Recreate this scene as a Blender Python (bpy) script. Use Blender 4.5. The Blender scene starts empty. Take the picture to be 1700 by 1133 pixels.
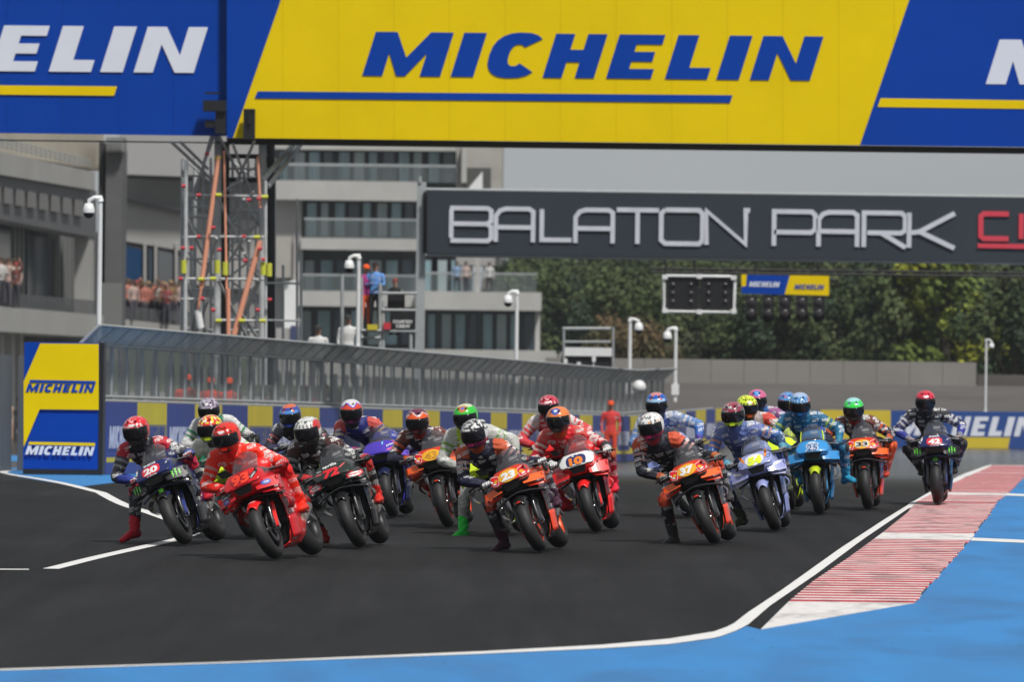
import bpy, bmesh, math, random
import numpy as np
from mathutils import Vector, Matrix, noise
from mathutils.bvhtree import BVHTree
random.seed(7)
R = math.radians
S = bpy.context.scene
C = S.collection

# ------------------------------------------------------------------ camera, light, exposure
F = 12000.0            # focal length in pixels of the 1700 px wide photograph
YH = 540.0             # horizon row at the middle of the picture
ROLL = 0.012
HC = 2.4               # camera height
cd = bpy.data.cameras.new('camera'); cam = bpy.data.objects.new('camera', cd); C.objects.link(cam)
S.camera = cam
cd.sensor_width = 36.0; cd.lens = F / 1700.0 * 36.0
cd.clip_start = 1.0; cd.clip_end = 6000.0
PITCH = math.atan((YH - 566.5) / F)     # negative: looks down a little
cam.matrix_world = Matrix.Translation((0, 0, HC)) @ Matrix.Rotation(R(90) + PITCH, 4, 'X') @ Matrix.Rotation(ROLL, 4, 'Z')
cd.dof.use_dof = True; cd.dof.focus_distance = 81.0; cd.dof.aperture_fstop = 4.9

SUN_EL, SUN_AZ = R(56), R(152)
w = bpy.data.worlds.new('World'); S.world = w; w.use_nodes = True
nt = w.node_tree; nt.nodes.clear()
out = nt.nodes.new('ShaderNodeOutputWorld')
sky = nt.nodes.new('ShaderNodeTexSky'); sky.sky_type = 'NISHITA'; sky.sun_disc = False
sky.sun_elevation = SUN_EL; sky.sun_rotation = SUN_AZ
b1 = nt.nodes.new('ShaderNodeBackground'); b1.inputs[1].default_value = 0.06
nt.links.new(sky.outputs[0], b1.inputs[0])
tc = nt.nodes.new('ShaderNodeTexCoord'); ns = nt.nodes.new('ShaderNodeTexNoise')
mp = nt.nodes.new('ShaderNodeMapping'); mp.inputs['Scale'].default_value = (3, 3, 14)
ns.inputs['Scale'].default_value = 2.2; ns.inputs['Detail'].default_value = 6
rp = nt.nodes.new('ShaderNodeValToRGB')
rp.color_ramp.elements[0].position = .3; rp.color_ramp.elements[0].color = (.32, .345, .365, 1)
rp.color_ramp.elements[1].position = .7; rp.color_ramp.elements[1].color = (.40, .42, .435, 1)
b2 = nt.nodes.new('ShaderNodeBackground'); b2.inputs[1].default_value = 1.0
nt.links.new(tc.outputs['Generated'], mp.inputs[0]); nt.links.new(mp.outputs[0], ns.inputs['Vector'])
nt.links.new(ns.outputs[0], rp.inputs[0]); nt.links.new(rp.outputs[0], b2.inputs[0])
mx = nt.nodes.new('ShaderNodeMixShader'); mx.inputs[0].default_value = 0.92
nt.links.new(b1.outputs[0], mx.inputs[1]); nt.links.new(b2.outputs[0], mx.inputs[2]); nt.links.new(mx.outputs[0], out.inputs[0])

sd = bpy.data.lights.new('sun', 'SUN'); sd.energy = 3.7; sd.angle = R(6); sd.color = (1, .965, .91)
sun = bpy.data.objects.new('sun', sd); C.objects.link(sun)
# sun_rotation is clockwise from +Y
sdir = Vector((math.sin(SUN_AZ) * math.cos(SUN_EL), math.cos(SUN_AZ) * math.cos(SUN_EL), math.sin(SUN_EL)))
sun.rotation_euler = sdir.to_track_quat('Z', 'Y').to_euler()
S.view_settings.view_transform = 'Standard'; S.view_settings.look = 'None'
S.view_settings.exposure = 0.08; S.view_settings.gamma = 1.0

# ------------------------------------------------------------------ picture -> place
def gz(y):
    if y < 100: return 0.0
    if y < 222: return -(y - 100) * 0.01434
    return -1.75
def unroll(px, py):
    u, v = px - 850.0, py - 566.5
    ca, sa = math.cos(ROLL), math.sin(ROLL)
    return u * ca + v * sa, -u * sa + v * ca + (566.5 - YH)
def W(px, py, d):
    """world point seen at pixel (px,py), d metres ahead"""
    u, v = unroll(px, py)
    return Vector((u * d / F, d, HC - v * d / F))
def G(px, py):
    """ground point seen at pixel"""
    u, v = unroll(px, py)
    t = HC / v * F
    if t > 100:
        t = (HC - 1.434) / (v / F - 0.01434) if abs(v / F - 0.01434) > 1e-6 else 1e9
        if t < 0 or t > 222: t = (HC + 1.75) * F / v
    return Vector((u * t / F, t, gz(t)))
def PX(v):
    """pixel of a world point"""
    u = v[0] / v[1] * F; vv = (HC - v[2]) / v[1] * F - (566.5 - YH)
    ca, sa = math.cos(ROLL), math.sin(ROLL)
    return 850 + u * ca - vv * sa, 566.5 + u * sa + vv * ca

# ------------------------------------------------------------------ materials
def lin(r, g, b):
    f = lambda c: ((c / 255 + .055) / 1.055) ** 2.4 if c > 10 else c / 255 / 12.92
    return (f(r), f(g), f(b))
MATS = {}
def mat(name, col=(.5, .5, .5), rough=.5, metal=0.0, var=0.0, scale=8.0, bump=0.0, attr=False, emit=0, coat=0, spec=.5, alpha=1.0, stretch=None, bscale=None, coord='Object'):
    if name in MATS: return MATS[name]
    m = bpy.data.materials.new(name); m.use_nodes = True
    n = m.node_tree; p = n.nodes['Principled BSDF']
    p.inputs['Roughness'].default_value = rough; p.inputs['Metallic'].default_value = metal
    p.inputs['Specular IOR Level'].default_value = spec
    p.inputs['Coat Weight'].default_value = coat; p.inputs['Coat Roughness'].default_value = .08
    p.inputs['Alpha'].default_value = alpha
    src = None
    if attr:
        a = n.nodes.new('ShaderNodeAttribute'); a.attribute_name = 'Col'; src = a.outputs['Color']
    else:
        p.inputs['Base Color'].default_value = (*col[:3], 1)
    if var > 0 or bump > 0:
        tc = n.nodes.new('ShaderNodeTexCoord'); mp = n.nodes.new('ShaderNodeMapping')
        n.links.new(tc.outputs[coord], mp.inputs[0])
        if stretch: mp.inputs['Scale'].default_value = stretch
        nz = n.nodes.new('ShaderNodeTexNoise'); nz.inputs['Scale'].default_value = scale; nz.inputs['Detail'].default_value = 6
        nz.inputs['Roughness'].default_value = .65
        n.links.new(mp.outputs[0], nz.inputs['Vector'])
        if var > 0:
            mr = n.nodes.new('ShaderNodeMapRange'); mr.inputs['From Min'].default_value = .3; mr.inputs['From Max'].default_value = .7
            mr.inputs['To Min'].default_value = 1 - var; mr.inputs['To Max'].default_value = 1 + var * .6
            n.links.new(nz.outputs[0], mr.inputs[0])
            vm = n.nodes.new('ShaderNodeVectorMath'); vm.operation = 'SCALE'
            if src: n.links.new(src, vm.inputs[0])
            else: vm.inputs[0].default_value = col[:3]
            n.links.new(mr.outputs[0], vm.inputs['Scale']); n.links.new(vm.outputs[0], p.inputs['Base Color']); src = None
            rr = n.nodes.new('ShaderNodeMapRange'); rr.inputs['To Min'].default_value = max(.02, rough - .12); rr.inputs['To Max'].default_value = min(1, rough + .12)
            n.links.new(nz.outputs[0], rr.inputs[0]); n.links.new(rr.outputs[0], p.inputs['Roughness'])
        if bump > 0:
            bz = nz
            if bscale:
                bz = n.nodes.new('ShaderNodeTexNoise'); bz.inputs['Scale'].default_value = bscale; bz.inputs['Detail'].default_value = 4
                n.links.new(mp.outputs[0], bz.inputs['Vector'])
            bp = n.nodes.new('ShaderNodeBump'); bp.inputs['Strength'].default_value = bump; bp.inputs['Distance'].default_value = .02
            n.links.new(bz.outputs[0], bp.inputs['Height']); n.links.new(bp.outputs[0], p.inputs['Normal'])
    if src: n.links.new(src, p.inputs['Base Color'])
    if emit > 0:
        p.inputs['Emission Color'].default_value = (*col[:3], 1); p.inputs['Emission Strength'].default_value = emit
    MATS[name] = m
    return m

# ------------------------------------------------------------------ mesh builder
class MB:
    def __init__(s): s.v = []; s.f = []; s.mi = []; s.sm = []
    def add(s, vs, fs, mi=0, smooth=False):
        o = len(s.v); s.v += [tuple(map(float, p)) for p in vs]
        for f in fs: s.f.append([i + o for i in f]); s.mi.append(mi); s.sm.append(smooth)
    def box(s, c, d, rot=None, mi=0, bev=0):
        x, y, z = d[0] / 2, d[1] / 2, d[2] / 2
        vs = [Vector((sx * x, sy * y, sz * z)) for sx in (-1, 1) for sy in (-1, 1) for sz in (-1, 1)]
        if rot is not None: vs = [rot @ p for p in vs]
        vs = [p + Vector(c) for p in vs]
        s.add(vs, [(0, 1, 3, 2), (4, 6, 7, 5), (0, 4, 5, 1), (2, 3, 7, 6), (0, 2, 6, 4), (1, 5, 7, 3)], mi)
    def box2(s, a, b, mi=0):
        s.box([(a[i] + b[i]) / 2 for i in range(3)], [abs(b[i] - a[i]) for i in range(3)], mi=mi)
    def tube(s, pts, r, seg=8, mi=0, cap=True, flat=None):
        pts = [Vector(p) for p in pts]; n = len(pts)
        if not hasattr(r, '__len__'): r = [r] * n
        rings = []
        up = Vector((0, 0, 1)); prev = None
        for i, p in enumerate(pts):
            t = (pts[min(i + 1, n - 1)] - pts[max(i - 1, 0)]).normalized()
            if prev is None:
                a = t.cross(up)
                if a.length < .1: a = t.cross(Vector((1, 0, 0)))
            else: a = prev - t * prev.dot(t)
            a.normalize(); prev = a; b = t.cross(a)
            rb = r[i] * (flat or 1)
            rings.append([p + a * (r[i] * math.cos(2 * math.pi * k / seg)) + b * (rb * math.sin(2 * math.pi * k / seg)) for k in range(seg)])
        vs = [q for g in rings for q in g]; fs = []
        for i in range(n - 1):
            for k in range(seg):
                fs.append((i * seg + k, (i + 1) * seg + k, (i + 1) * seg + (k + 1) % seg, i * seg + (k + 1) % seg))
        s.add(vs, fs, mi, True)
        if cap:
            s.add(rings[0], [tuple(range(seg))], mi); s.add(rings[-1], [tuple(range(seg))[::-1]], mi)
    def lathe(s, prof, axis='X', seg=32, c=(0, 0, 0), mi=0, a0=0, a1=2 * math.pi):
        """prof: (along axis, radius) pairs"""
        full = abs(a1 - a0 - 2 * math.pi) < 1e-6; m = seg if full else seg + 1; vs = []
        for k in range(m):
            a = a0 + (a1 - a0) * k / seg; ca, sa = math.cos(a), math.sin(a)
            for (h, r) in prof:
                if axis == 'X': vs.append((c[0] + h, c[1] + r * ca, c[2] + r * sa))
                elif axis == 'Z': vs.append((c[0] + r * ca, c[1] + r * sa, c[2] + h))
                else: vs.append((c[0] + r * ca, c[1] + h, c[2] + r * sa))
        p = len(prof); fs = []
        for k in range(seg):
            k2 = (k + 1) % m
            for j in range(p - 1): fs.append((k * p + j, k2 * p + j, k2 * p + j + 1, k * p + j + 1))
        s.add(vs, fs, mi, True)
    def prism(s, poly, y0, y1, mi=0):
        """poly in X,Z extruded along Y"""
        n = len(poly); vs = [(x, y0, z) for x, z in poly] + [(x, y1, z) for x, z in poly]
        fs = [tuple(range(n)), tuple(range(n, 2 * n))[::-1]] + [(i, i + n, (i + 1) % n + n, (i + 1) % n) for i in range(n)]
        s.add(vs, fs, mi)
    def grid(s, P, mi=0, closed=False, th=0):
        """P[i][j] points; th>0 makes a shell"""
        P = np.array(P, float); a, b = P.shape[:2]
        def faces(o, flip):
            r = []
            for i in range(a - 1):
                for j in range(b if closed else b - 1):
                    j2 = (j + 1) % b
                    q = (o + i * b + j, o + (i + 1) * b + j, o + (i + 1) * b + j2, o + i * b + j2)
                    r.append(q[::-1] if flip else q)
            return r
        if th <= 0:
            s.add(P.reshape(-1, 3), faces(0, False), mi, True); return
        du = np.gradient(P, axis=0); dv = np.gradient(P, axis=1)
        nn = np.cross(du, dv); nn /= (np.linalg.norm(nn, axis=2, keepdims=True) + 1e-9)
        Q = P - nn * th
        fs = faces(0, False) + faces(a * b, True)
        if not closed:
            for j in (0, b - 1):
                for i in range(a - 1): fs.append((i * b + j, (i + 1) * b + j, a * b + (i + 1) * b + j, a * b + i * b + j))
        for i in (0, a - 1):
            for j in range(b if closed else b - 1):
                j2 = (j + 1) % b; fs.append((i * b + j, i * b + j2, a * b + i * b + j2, a * b + i * b + j))
        s.add(np.concatenate([P.reshape(-1, 3), Q.reshape(-1, 3)]), fs, mi, True)
    def mesh(s, name, mats, colfn=None):
        me = bpy.data.meshes.new(name)
        me.from_pydata(s.v, [], s.f); 
        if not isinstance(mats, (list, tuple)): mats = [mats]
        for m in mats: me.materials.append(m)
        me.polygons.foreach_set('material_index', s.mi); me.polygons.foreach_set('use_smooth', s.sm)
        if colfn: paint(me, colfn)
        bm = bmesh.new(); bm.from_mesh(me); bmesh.ops.recalc_face_normals(bm, faces=bm.faces); bm.to_mesh(me); bm.free()
        me.update(); return me
    def build(s, name, mats, parent=None, colfn=None, bevel=0):
        o = link(name, s.mesh(name, mats, colfn), parent)
        if bevel:
            b = o.modifiers.new('b', 'BEVEL'); b.width = bevel; b.segments = 2; b.limit_method = 'ANGLE'
        return o
def paint(me, colfn):
    n = len(me.vertices); co = np.empty(n * 3); me.vertices.foreach_get('co', co); co = co.reshape(-1, 3)
    c = np.asarray(colfn(co), float)
    if c.shape[1] == 3: c = np.concatenate([c, np.zeros((n, 1))], axis=1)
    a = me.color_attributes.new('Col', 'FLOAT_COLOR', 'POINT'); a.data.foreach_set('color', c.ravel())
def link(name, me, parent=None):
    o = bpy.data.objects.new(name, me); C.objects.link(o)
    if parent: o.parent = parent
    return o
def tag(o, label=None, cat=None, group=None, kind=None):
    if label: o['label'] = label
    if cat: o['category'] = cat
    if group: o['group'] = group
    if kind: o['kind'] = kind
    return o
def thing(name, label, cat, loc=(0, 0, 0), group=None, rot=(0, 0, 0)):
    o = bpy.data.objects.new(name, None); C.objects.link(o); o.location = loc; o.rotation_euler = rot
    o.empty_display_size = .2
    return tag(o, label, cat, group)
def kids(o): return [c for c in bpy.data.objects if c.parent == o]
def cap(*seq): return seq

# ------------------------------------------------------------------ lettering
LET = {
 'M': (1.79, [[(0,0),(0,1),(.5,1),(.88,.42),(1.27,1),(1.79,1),(1.79,0),(1.32,0),(1.32,.52),(.98,0),(.78,0),(.46,.52),(.46,0)]]),
 'I': (.52, [[(0,0),(0,1),(.52,1),(.52,0)]]),
 'C': (1.1, None),
 'H': (1.18, [[(0,0),(0,1),(.44,1),(.44,.64),(.74,.64),(.74,1),(1.18,1),(1.18,0),(.74,0),(.74,.36),(.44,.36),(.44,0)]]),
 'E': (1.05, [[(0,0),(0,1),(1.05,1),(1.05,.78),(.46,.78),(.46,.61),(.94,.61),(.94,.39),(.46,.39),(.46,.22),(1.03,.22),(1.03,0)]]),
 'L': (.97, [[(0,0),(0,1),(.48,1),(.48,.26),(.97,.26),(.97,0)]]),
 'N': (1.38, [[(0,0),(0,1),(.44,1),(.94,.38),(.94,1),(1.38,1),(1.38,0),(.94,0),(.44,.62),(.44,0)]]),
}
LX = {'M': 0, 'I': 2.03, 'C': 2.76, 'H': 4.14, 'E': 5.6, 'L': 6.95, 'I2': 8.13, 'N': 8.9}
def michelin(origin, ux, uz, h, depth=.02, start=0, nrm=None, shear=.30, wx=1.0):
    """heavy slanted word, as thick plates; origin = lower left corner"""
    ux = Vector(ux).normalized(); uz = Vector(uz).normalized(); nrm = Vector(nrm) if nrm is not None else uz.cross(ux).normalized()
    o = Vector(origin); m = MB()
    for key in list(LX)[start:]:
        ch = key[0]; x0 = LX[key] - LX[list(LX)[start]]
        polys = LET[ch][1]
        if polys is None:
            polys = []; N = 16; A = [R(42) + R(276) * k / N for k in range(N + 1)]
            f = lambda a, rx, rz: (.62 + rx * (abs(math.cos(a)) ** .8) * (1 if math.cos(a) > 0 else -1), .5 + rz * (abs(math.sin(a)) ** .8) * (1 if math.sin(a) > 0 else -1))
            for k in range(N): polys.append([f(A[k], .62, .52), f(A[k + 1], .62, .52), f(A[k + 1], .17, .25), f(A[k], .17, .25)])
        for pl in polys:
            pts = [o + ux * ((x0 + x) * h * wx + z * h * shear) + uz * (z * h) for x, z in pl]
            n = len(pts); vs = pts + [p + nrm * depth for p in pts]
            m.add(vs, [tuple(range(n)), tuple(range(n, 2 * n))[::-1]] + [(i, i + n, (i + 1) % n + n, (i + 1) % n) for i in range(n)])
    return m
TXT = {}
def text_geo(s, bold=.02, shear=0.0, sx=1.0):
    """verts scaled to unit height box (width w), faces"""
    k = (s, bold, shear)
    if k not in TXT:
        cu = bpy.data.curves.new('t', 'FONT'); cu.body = s; cu.offset = bold; cu.shear = shear; cu.resolution_u = 3
        o = bpy.data.objects.new('t', cu); C.objects.link(o)
        dg = bpy.context.evaluated_depsgraph_get(); me = o.evaluated_get(dg).to_mesh()
        v = np.array([q.co[:2] for q in me.vertices]); f = [list(p.vertices) for p in me.polygons]
        o.evaluated_get(dg).to_mesh_clear(); bpy.data.objects.remove(o)
        mn = v.min(0); mxx = v.max(0); v = (v - mn) / (mxx[1] - mn[1])
        TXT[k] = (v, f, (mxx[0] - mn[0]) / (mxx[1] - mn[1]))
    return TXT[k]
def text_plate(m, s, o, ux, uz, h, width=None, depth=0, bold=.02, shear=0, mi=0):
    v, f, w = text_geo(s, bold, shear); k = (width / (w * h)) if width else 1
    ux = Vector(ux).normalized(); uz = Vector(uz).normalized()
    m.add([Vector(o) + ux * (p[0] * h * k) + uz * (p[1] * h) for p in v], f, mi)
def stroke(m, pts, wd, o, ux, uz, sc, nrm, depth, mi=0):
    """a poly-line of plate segments with round-ish mitres"""
    o = Vector(o); P = [Vector((p[0], p[1])) for p in pts]
    L = []
    for i, p in enumerate(P):
        a = (P[i] - P[i - 1]).normalized() if i > 0 else None
        b = (P[i + 1] - P[i]).normalized() if i < len(P) - 1 else None
        t = ((a or b) + (b or a)).normalized(); n = Vector((-t.y, t.x))
        k = 1.0
        if a and b: k = min(1.6, 1 / max(.3, n.dot(Vector((-a.y, a.x)))))
        L.append((p + n * wd / 2 * k, p - n * wd / 2 * k))
    g = lambda q: o + ux * (q.x * sc) + uz * (q.y * sc)
    for i in range(len(P) - 1):
        q = [g(L[i][0]), g(L[i + 1][0]), g(L[i + 1][1]), g(L[i][1])]
        vs = q + [x + nrm * depth for x in q]
        m.add(vs, [(0, 1, 2, 3), (7, 6, 5, 4), (0, 4, 5, 1), (1, 5, 6, 2), (2, 6, 7, 3), (3, 7, 4, 0)], mi)

# ------------------------------------------------------------------ ground, road, paint
def sheet(name, pts, layer, m, world=False, mb=None):
    P = [Vector(p) if world else G(*p) for p in pts]
    bm = bmesh.new(); f = bm.faces.new([bm.verts.new((p.x, p.y, 0)) for p in P])
    bmesh.ops.triangulate(bm, faces=[f])
    for yy in (50, 75, 100, 130, 160, 190, 222):
        bmesh.ops.bisect_plane(bm, geom=bm.verts[:] + bm.edges[:] + bm.faces[:], plane_co=(0, yy, 0), plane_no=(0, 1, 0))
    for xx in (-60, -30, -12, 0, 12, 30, 60):
        bmesh.ops.bisect_plane(bm, geom=bm.verts[:] + bm.edges[:] + bm.faces[:], plane_co=(xx, 0, 0), plane_no=(1, 0, 0))
    for v in bm.verts: v.co.z = gz(v.co.y) + layer * .004
    for f in bm.faces:
        if f.normal.z < 0: f.normal_flip()
    bmesh.ops.recalc_face_normals(bm, faces=bm.faces)
    for f in bm.faces:
        f.normal_update()
        if f.normal.z < 0: f.normal_flip()
    me = bpy.data.meshes.new(name); bm.to_mesh(me); bm.free(); me.materials.append(m)
    o = link(name, me); tag(o, kind='structure'); return o

def ribbon(name, A_, B_, layer, m):
    """quads between two matched point lists"""
    bm = bmesh.new(); va = [bm.verts.new((p.x, p.y, 0)) for p in A_]; vb = [bm.verts.new((p.x, p.y, 0)) for p in B_]
    for i in range(len(va) - 1): bm.faces.new((va[i], va[i + 1], vb[i + 1], vb[i]))
    for yy in (100, 222): bmesh.ops.bisect_plane(bm, geom=bm.verts[:] + bm.edges[:] + bm.faces[:], plane_co=(0, yy, 0), plane_no=(0, 1, 0))
    for v in bm.verts: v.co.z = gz(v.co.y) + layer * .004
    bmesh.ops.recalc_face_normals(bm, faces=bm.faces)
    for f in bm.faces:
        f.normal_update()
        if f.normal.z < 0: f.normal_flip()
    me = bpy.data.meshes.new(name); bm.to_mesh(me); bm.free(); me.materials.append(m)
    return tag(link(name, me), kind='structure')
def path_ribbon(name, px, wd, layer, m):
    P = [G(*p) for p in px]; Q = []
    for i in range(len(P) - 1):
        for k in range(6):
            t = k / 6; p0, p1, p2, p3 = P[max(i - 1, 0)], P[i], P[i + 1], P[min(i + 2, len(P) - 1)]
            Q.append(.5 * ((2 * p1) + (p2 - p0) * t + (2 * p0 - 5 * p1 + 4 * p2 - p3) * t * t + (3 * p1 - p0 - 3 * p2 + p3) * t ** 3))
    Q.append(P[-1]); L_, R_ = [], []
    for i, p in enumerate(Q):
        t = Q[min(i + 1, len(Q) - 1)] - Q[max(i - 1, 0)]; t.z = 0; t.normalize(); n = Vector((-t.y, t.x, 0)) * wd / 2
        L_.append(p + n); R_.append(p - n)
    return ribbon(name, L_, R_, layer, m)
def asphalt_mat():
    m = mat('asphalt', (.0165, .0165, .018), .8, 0, .30, 1.2, .5, bscale=90, stretch=(1.6, .12, 1))
    n = m.node_tree; p = n.nodes['Principled BSDF']
    # roughness drops farther down the straight to imitate the reflections of a heat mirage
    tc = n.nodes.new('ShaderNodeTexCoord'); sp = n.nodes.new('ShaderNodeSeparateXYZ'); n.links.new(tc.outputs['Object'], sp.inputs[0])
    mr = n.nodes.new('ShaderNodeMapRange'); mr.inputs['From Min'].default_value = 120; mr.inputs['From Max'].default_value = 165
    mr.inputs['To Min'].default_value = .80; mr.inputs['To Max'].default_value = .16; p.inputs['Specular IOR Level'].default_value = .16
    n.links.new(sp.outputs['Y'], mr.inputs[0]); n.links.new(mr.outputs[0], p.inputs['Roughness'])
    return m
A = asphalt_mat()
def wear(m, scale, lo, hi, stretch, p0=.42, p1=.6):
    """long rubber streaks and scuffs laid over a surface's own colour"""
    n = m.node_tree; p = n.nodes['Principled BSDF']; src = p.inputs['Base Color'].links[0].from_socket
    tc = n.nodes.new('ShaderNodeTexCoord'); mp = n.nodes.new('ShaderNodeMapping'); mp.inputs['Scale'].default_value = stretch; mp.inputs['Rotation'].default_value = (0, 0, R(-4))
    nz = n.nodes.new('ShaderNodeTexNoise'); nz.inputs['Scale'].default_value = scale; nz.inputs['Detail'].default_value = 5; nz.inputs['Distortion'].default_value = .3
    n.links.new(tc.outputs['Object'], mp.inputs[0]); n.links.new(mp.outputs[0], nz.inputs['Vector'])
    mr = n.nodes.new('ShaderNodeMapRange'); mr.inputs['From Min'].default_value = p0; mr.inputs['From Max'].default_value = p1; mr.inputs['To Min'].default_value = lo; mr.inputs['To Max'].default_value = hi
    n.links.new(nz.outputs[0], mr.inputs[0]); vm = n.nodes.new('ShaderNodeVectorMath'); vm.operation = 'SCALE'
    n.links.new(src, vm.inputs[0]); n.links.new(mr.outputs[0], vm.inputs['Scale']); n.links.new(vm.outputs[0], p.inputs['Base Color'])
wear(A, 1.0, .80, 1.06, (2.4, .08, 1)); wear(A, .35, .82, 1.12, (.5, .35, 1)); wear(A, 60.0, .8, 1.25, (1, .3, 1), .4, .6)
BLUE = mat('blue_runoff_paint', (.013, .185, .48), .55, 0, .16, .9, .25, bscale=60, stretch=(1, .25, 1))
wear(BLUE, 1.0, .86, 1.05, (.9, .22, 1), .38, .52); wear(BLUE, 14.0, .45, 1.0, (1, .3, 1), .27, .31)
WHITE = mat('white_line_paint', (.72, .71, .70), .6, 0, .12, 6, .1)
grd = mat('dry_grass_ground', (.06, .075, .03), .95, 0, .4, .5, .4)
o = sheet('ground', [(-400, -15, 0), (400, -15, 0), (400, 1100, 0), (-400, 1100, 0)], -25, grd, world=True)
o = sheet('track', [(-90, 10, 0), (90, 10, 0), (90, 262, 0), (-90, 262, 0)], 1, A, world=True)
sheet('pit_apron', [(-90, 262, 0), (2, 262, 0), (8, 420, 0), (-90, 420, 0)], 1, mat('worn_concrete_paving', (.20, .20, .195), .9, 0, .15, .5, .2), world=True)
EDGE_R = [(-900, 1134), (0, 1117), (400, 1104), (800, 1089), (1000, 1080), (1110, 1073), (1190, 1062), (1218, 1052), (1240, 1042), (1278, 1009), (1355, 956), (1431, 899), (1507, 847), (1542, 832), (1599, 795), (1655, 773)]
EDGE_L = [(1645, 772), (1595, 790), (1534, 824), (1469, 864), (1393, 914), (1297, 983), (1240, 1021), (1215, 1041), (1185, 1052), (1110, 1064), (1000, 1074), (800, 1085), (400, 1102), (0, 1114.5), (-900, 1131)]
KL = [(1263, 1048), (1309, 1002), (1351, 967), (1408, 929), (1465, 887), (1507, 853), (1584, 803), (1649, 773)]
KR = [(1519, 1004), (1546, 971), (1584, 929), (1616, 891), (1645, 853), (1672, 822), (1700, 794), (1722, 772)]
sheet('blue_runoff', EDGE_R[:9] + [(1263, 1048)] + [(1519, 1004)] + KR[1:] + [(1900, 772), (2600, 900), (3000, 1300), (-900, 1500)], 2, BLUE)
er = sorted(EDGE_R); el = sorted(EDGE_L)
XS = [-900, -400, 0, 200, 400, 600, 800, 900, 1000, 1060, 1110, 1150, 1185] + list(range(1195, 1646, 12)) + [1646]
ribbon('track_edge_line', [G(x, np.interp(x, [p[0] for p in er], [p[1] for p in er])) for x in XS], [G(x, np.interp(x, [p[0] for p in el], [p[1] for p in el])) for x in XS], 3, WHITE)
sheet('runoff_line', [(1614, 895), (1800, 903), (1800, 908), (1612, 900)], 3, WHITE)
sheet('runoff_line', [(1672, 821), (1800, 826), (1800, 829.5), (1670, 824.5)], 3, WHITE)
# pit exit line and the blue paint behind it
sheet('pit_exit_paint', [(8, 784), (30, 793), (130, 810), (196, 802), (240, 800), (400, 792), (400, 784), (100, 780), (20, 778)], 2, BLUE)
sheet('pit_lane_paint', [(-60, 768), (42, 767), (42, 757), (-60, 758)], 2, BLUE)
path_ribbon('pit_exit_line', [(34, 781), (8, 784), (14, 788.5), (60, 796), (110, 805.5), (190, 832.5), (250, 854), (300, 872), (324, 883), (300, 896), (235, 911), (160, 928), (100, 943), (84, 947)], .155, 3, WHITE)
sheet('pit_exit_line', [(-40, 947), (48, 947.4), (48, 948.8), (-40, 948.6)], 3, WHITE)
# kerb: white apron, then saw-tooth blocks, each its own piece
kroot = bpy.data.objects.new('kerb', None); C.objects.link(kroot); tag(kroot, kind='structure')
KW = mat('kerb_white_paint', (.68, .65, .64), .6, 0, .2, 9, .2)
KRD = mat('kerb_red_paint', (.42, .014, .028), .6, 0, .3, 9, .2)
wear(KW, 3.0, .72, 1.05, (1, .25, 1), .36, .5); wear(KRD, 3.0, .7, 1.1, (1, .25, 1), .36, .5)
gl = [G(*p) for p in KL]; gr = [G(*p) for p in KR]
def xat(L, y):
    ys = [p.y for p in L]; xs = [p.x for p in L]; return float(np.interp(y, ys, xs))
def kapron():
    P = [G(1263, 1048), G(1519, 1004), G(1309, 1002)]
    y1 = max(P[1].y, P[2].y)
    P = [G(1263, 1048), Vector((P[1].x, P[1].y, 0)), Vector((xat(gr, y1), y1, 0)), Vector((xat(gl, y1), y1, 0))]
    m = MB(); m.add([(p.x, p.y, gz(p.y) + .012) for p in P] + [(p.x, p.y, gz(p.y)) for p in P], [(0, 1, 2, 3), (0, 4, 5, 1), (1, 5, 6, 2), (2, 6, 7, 3), (3, 7, 4, 0)])
    m.build('kerb_apron', KW, kroot); return y1
y = kapron(); i = 0
yend = min(gl[-1].y, gr[-1].y)
while y < yend - 1:
    pit = .62; x0, x1 = xat(gl, y), xat(gr, y); X0, X1 = xat(gl, y + pit), xat(gr, y + pit)
    z = gz(y); pyy = PX(Vector((x0, y + .3, z)))[1]; big = 886 < pyy < 896 or 819 < pyy < 823; j = random.uniform(-.02, .02)
    m = MB(); h = .005; t = (.74 if y < 100 else .52) + random.uniform(-.07, .07); a = y + pit * t; b = y + pit - .02; zb = gz(y + pit)
    xa0, xa1 = x0 + (X0 - x0) * t, x1 + (X1 - x1) * t
    # each tooth climbs away from the viewer: painted red at its foot, white on its crown, with a drop behind
    m.add([(x0, y, z + .010), (x1 + j, y, z + .010), (xa1 + j, a, z + .010 + h * t), (xa0, a, z + .010 + h * t), (X1 + j, b, zb + .012 + h), (X0, b, zb + .012 + h),
           (x1 + j, y, z - .05), (xa1 + j, a, z - .05), (X1 + j, b, zb - .05), (X0, b, zb - .05)], [(0, 1, 2, 3), (3, 2, 4, 5), (1, 6, 7, 2), (2, 7, 8, 4), (5, 4, 8, 9)], 0)
    m.mi = [0 if big else 1, 0, 0, 0, 0] if not 834.2 < pyy < 835.8 else [1, 1, 1, 1, 1]
    m.build('kerb_block', [KW, KRD], kroot)
    y += pit; i += 1
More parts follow.
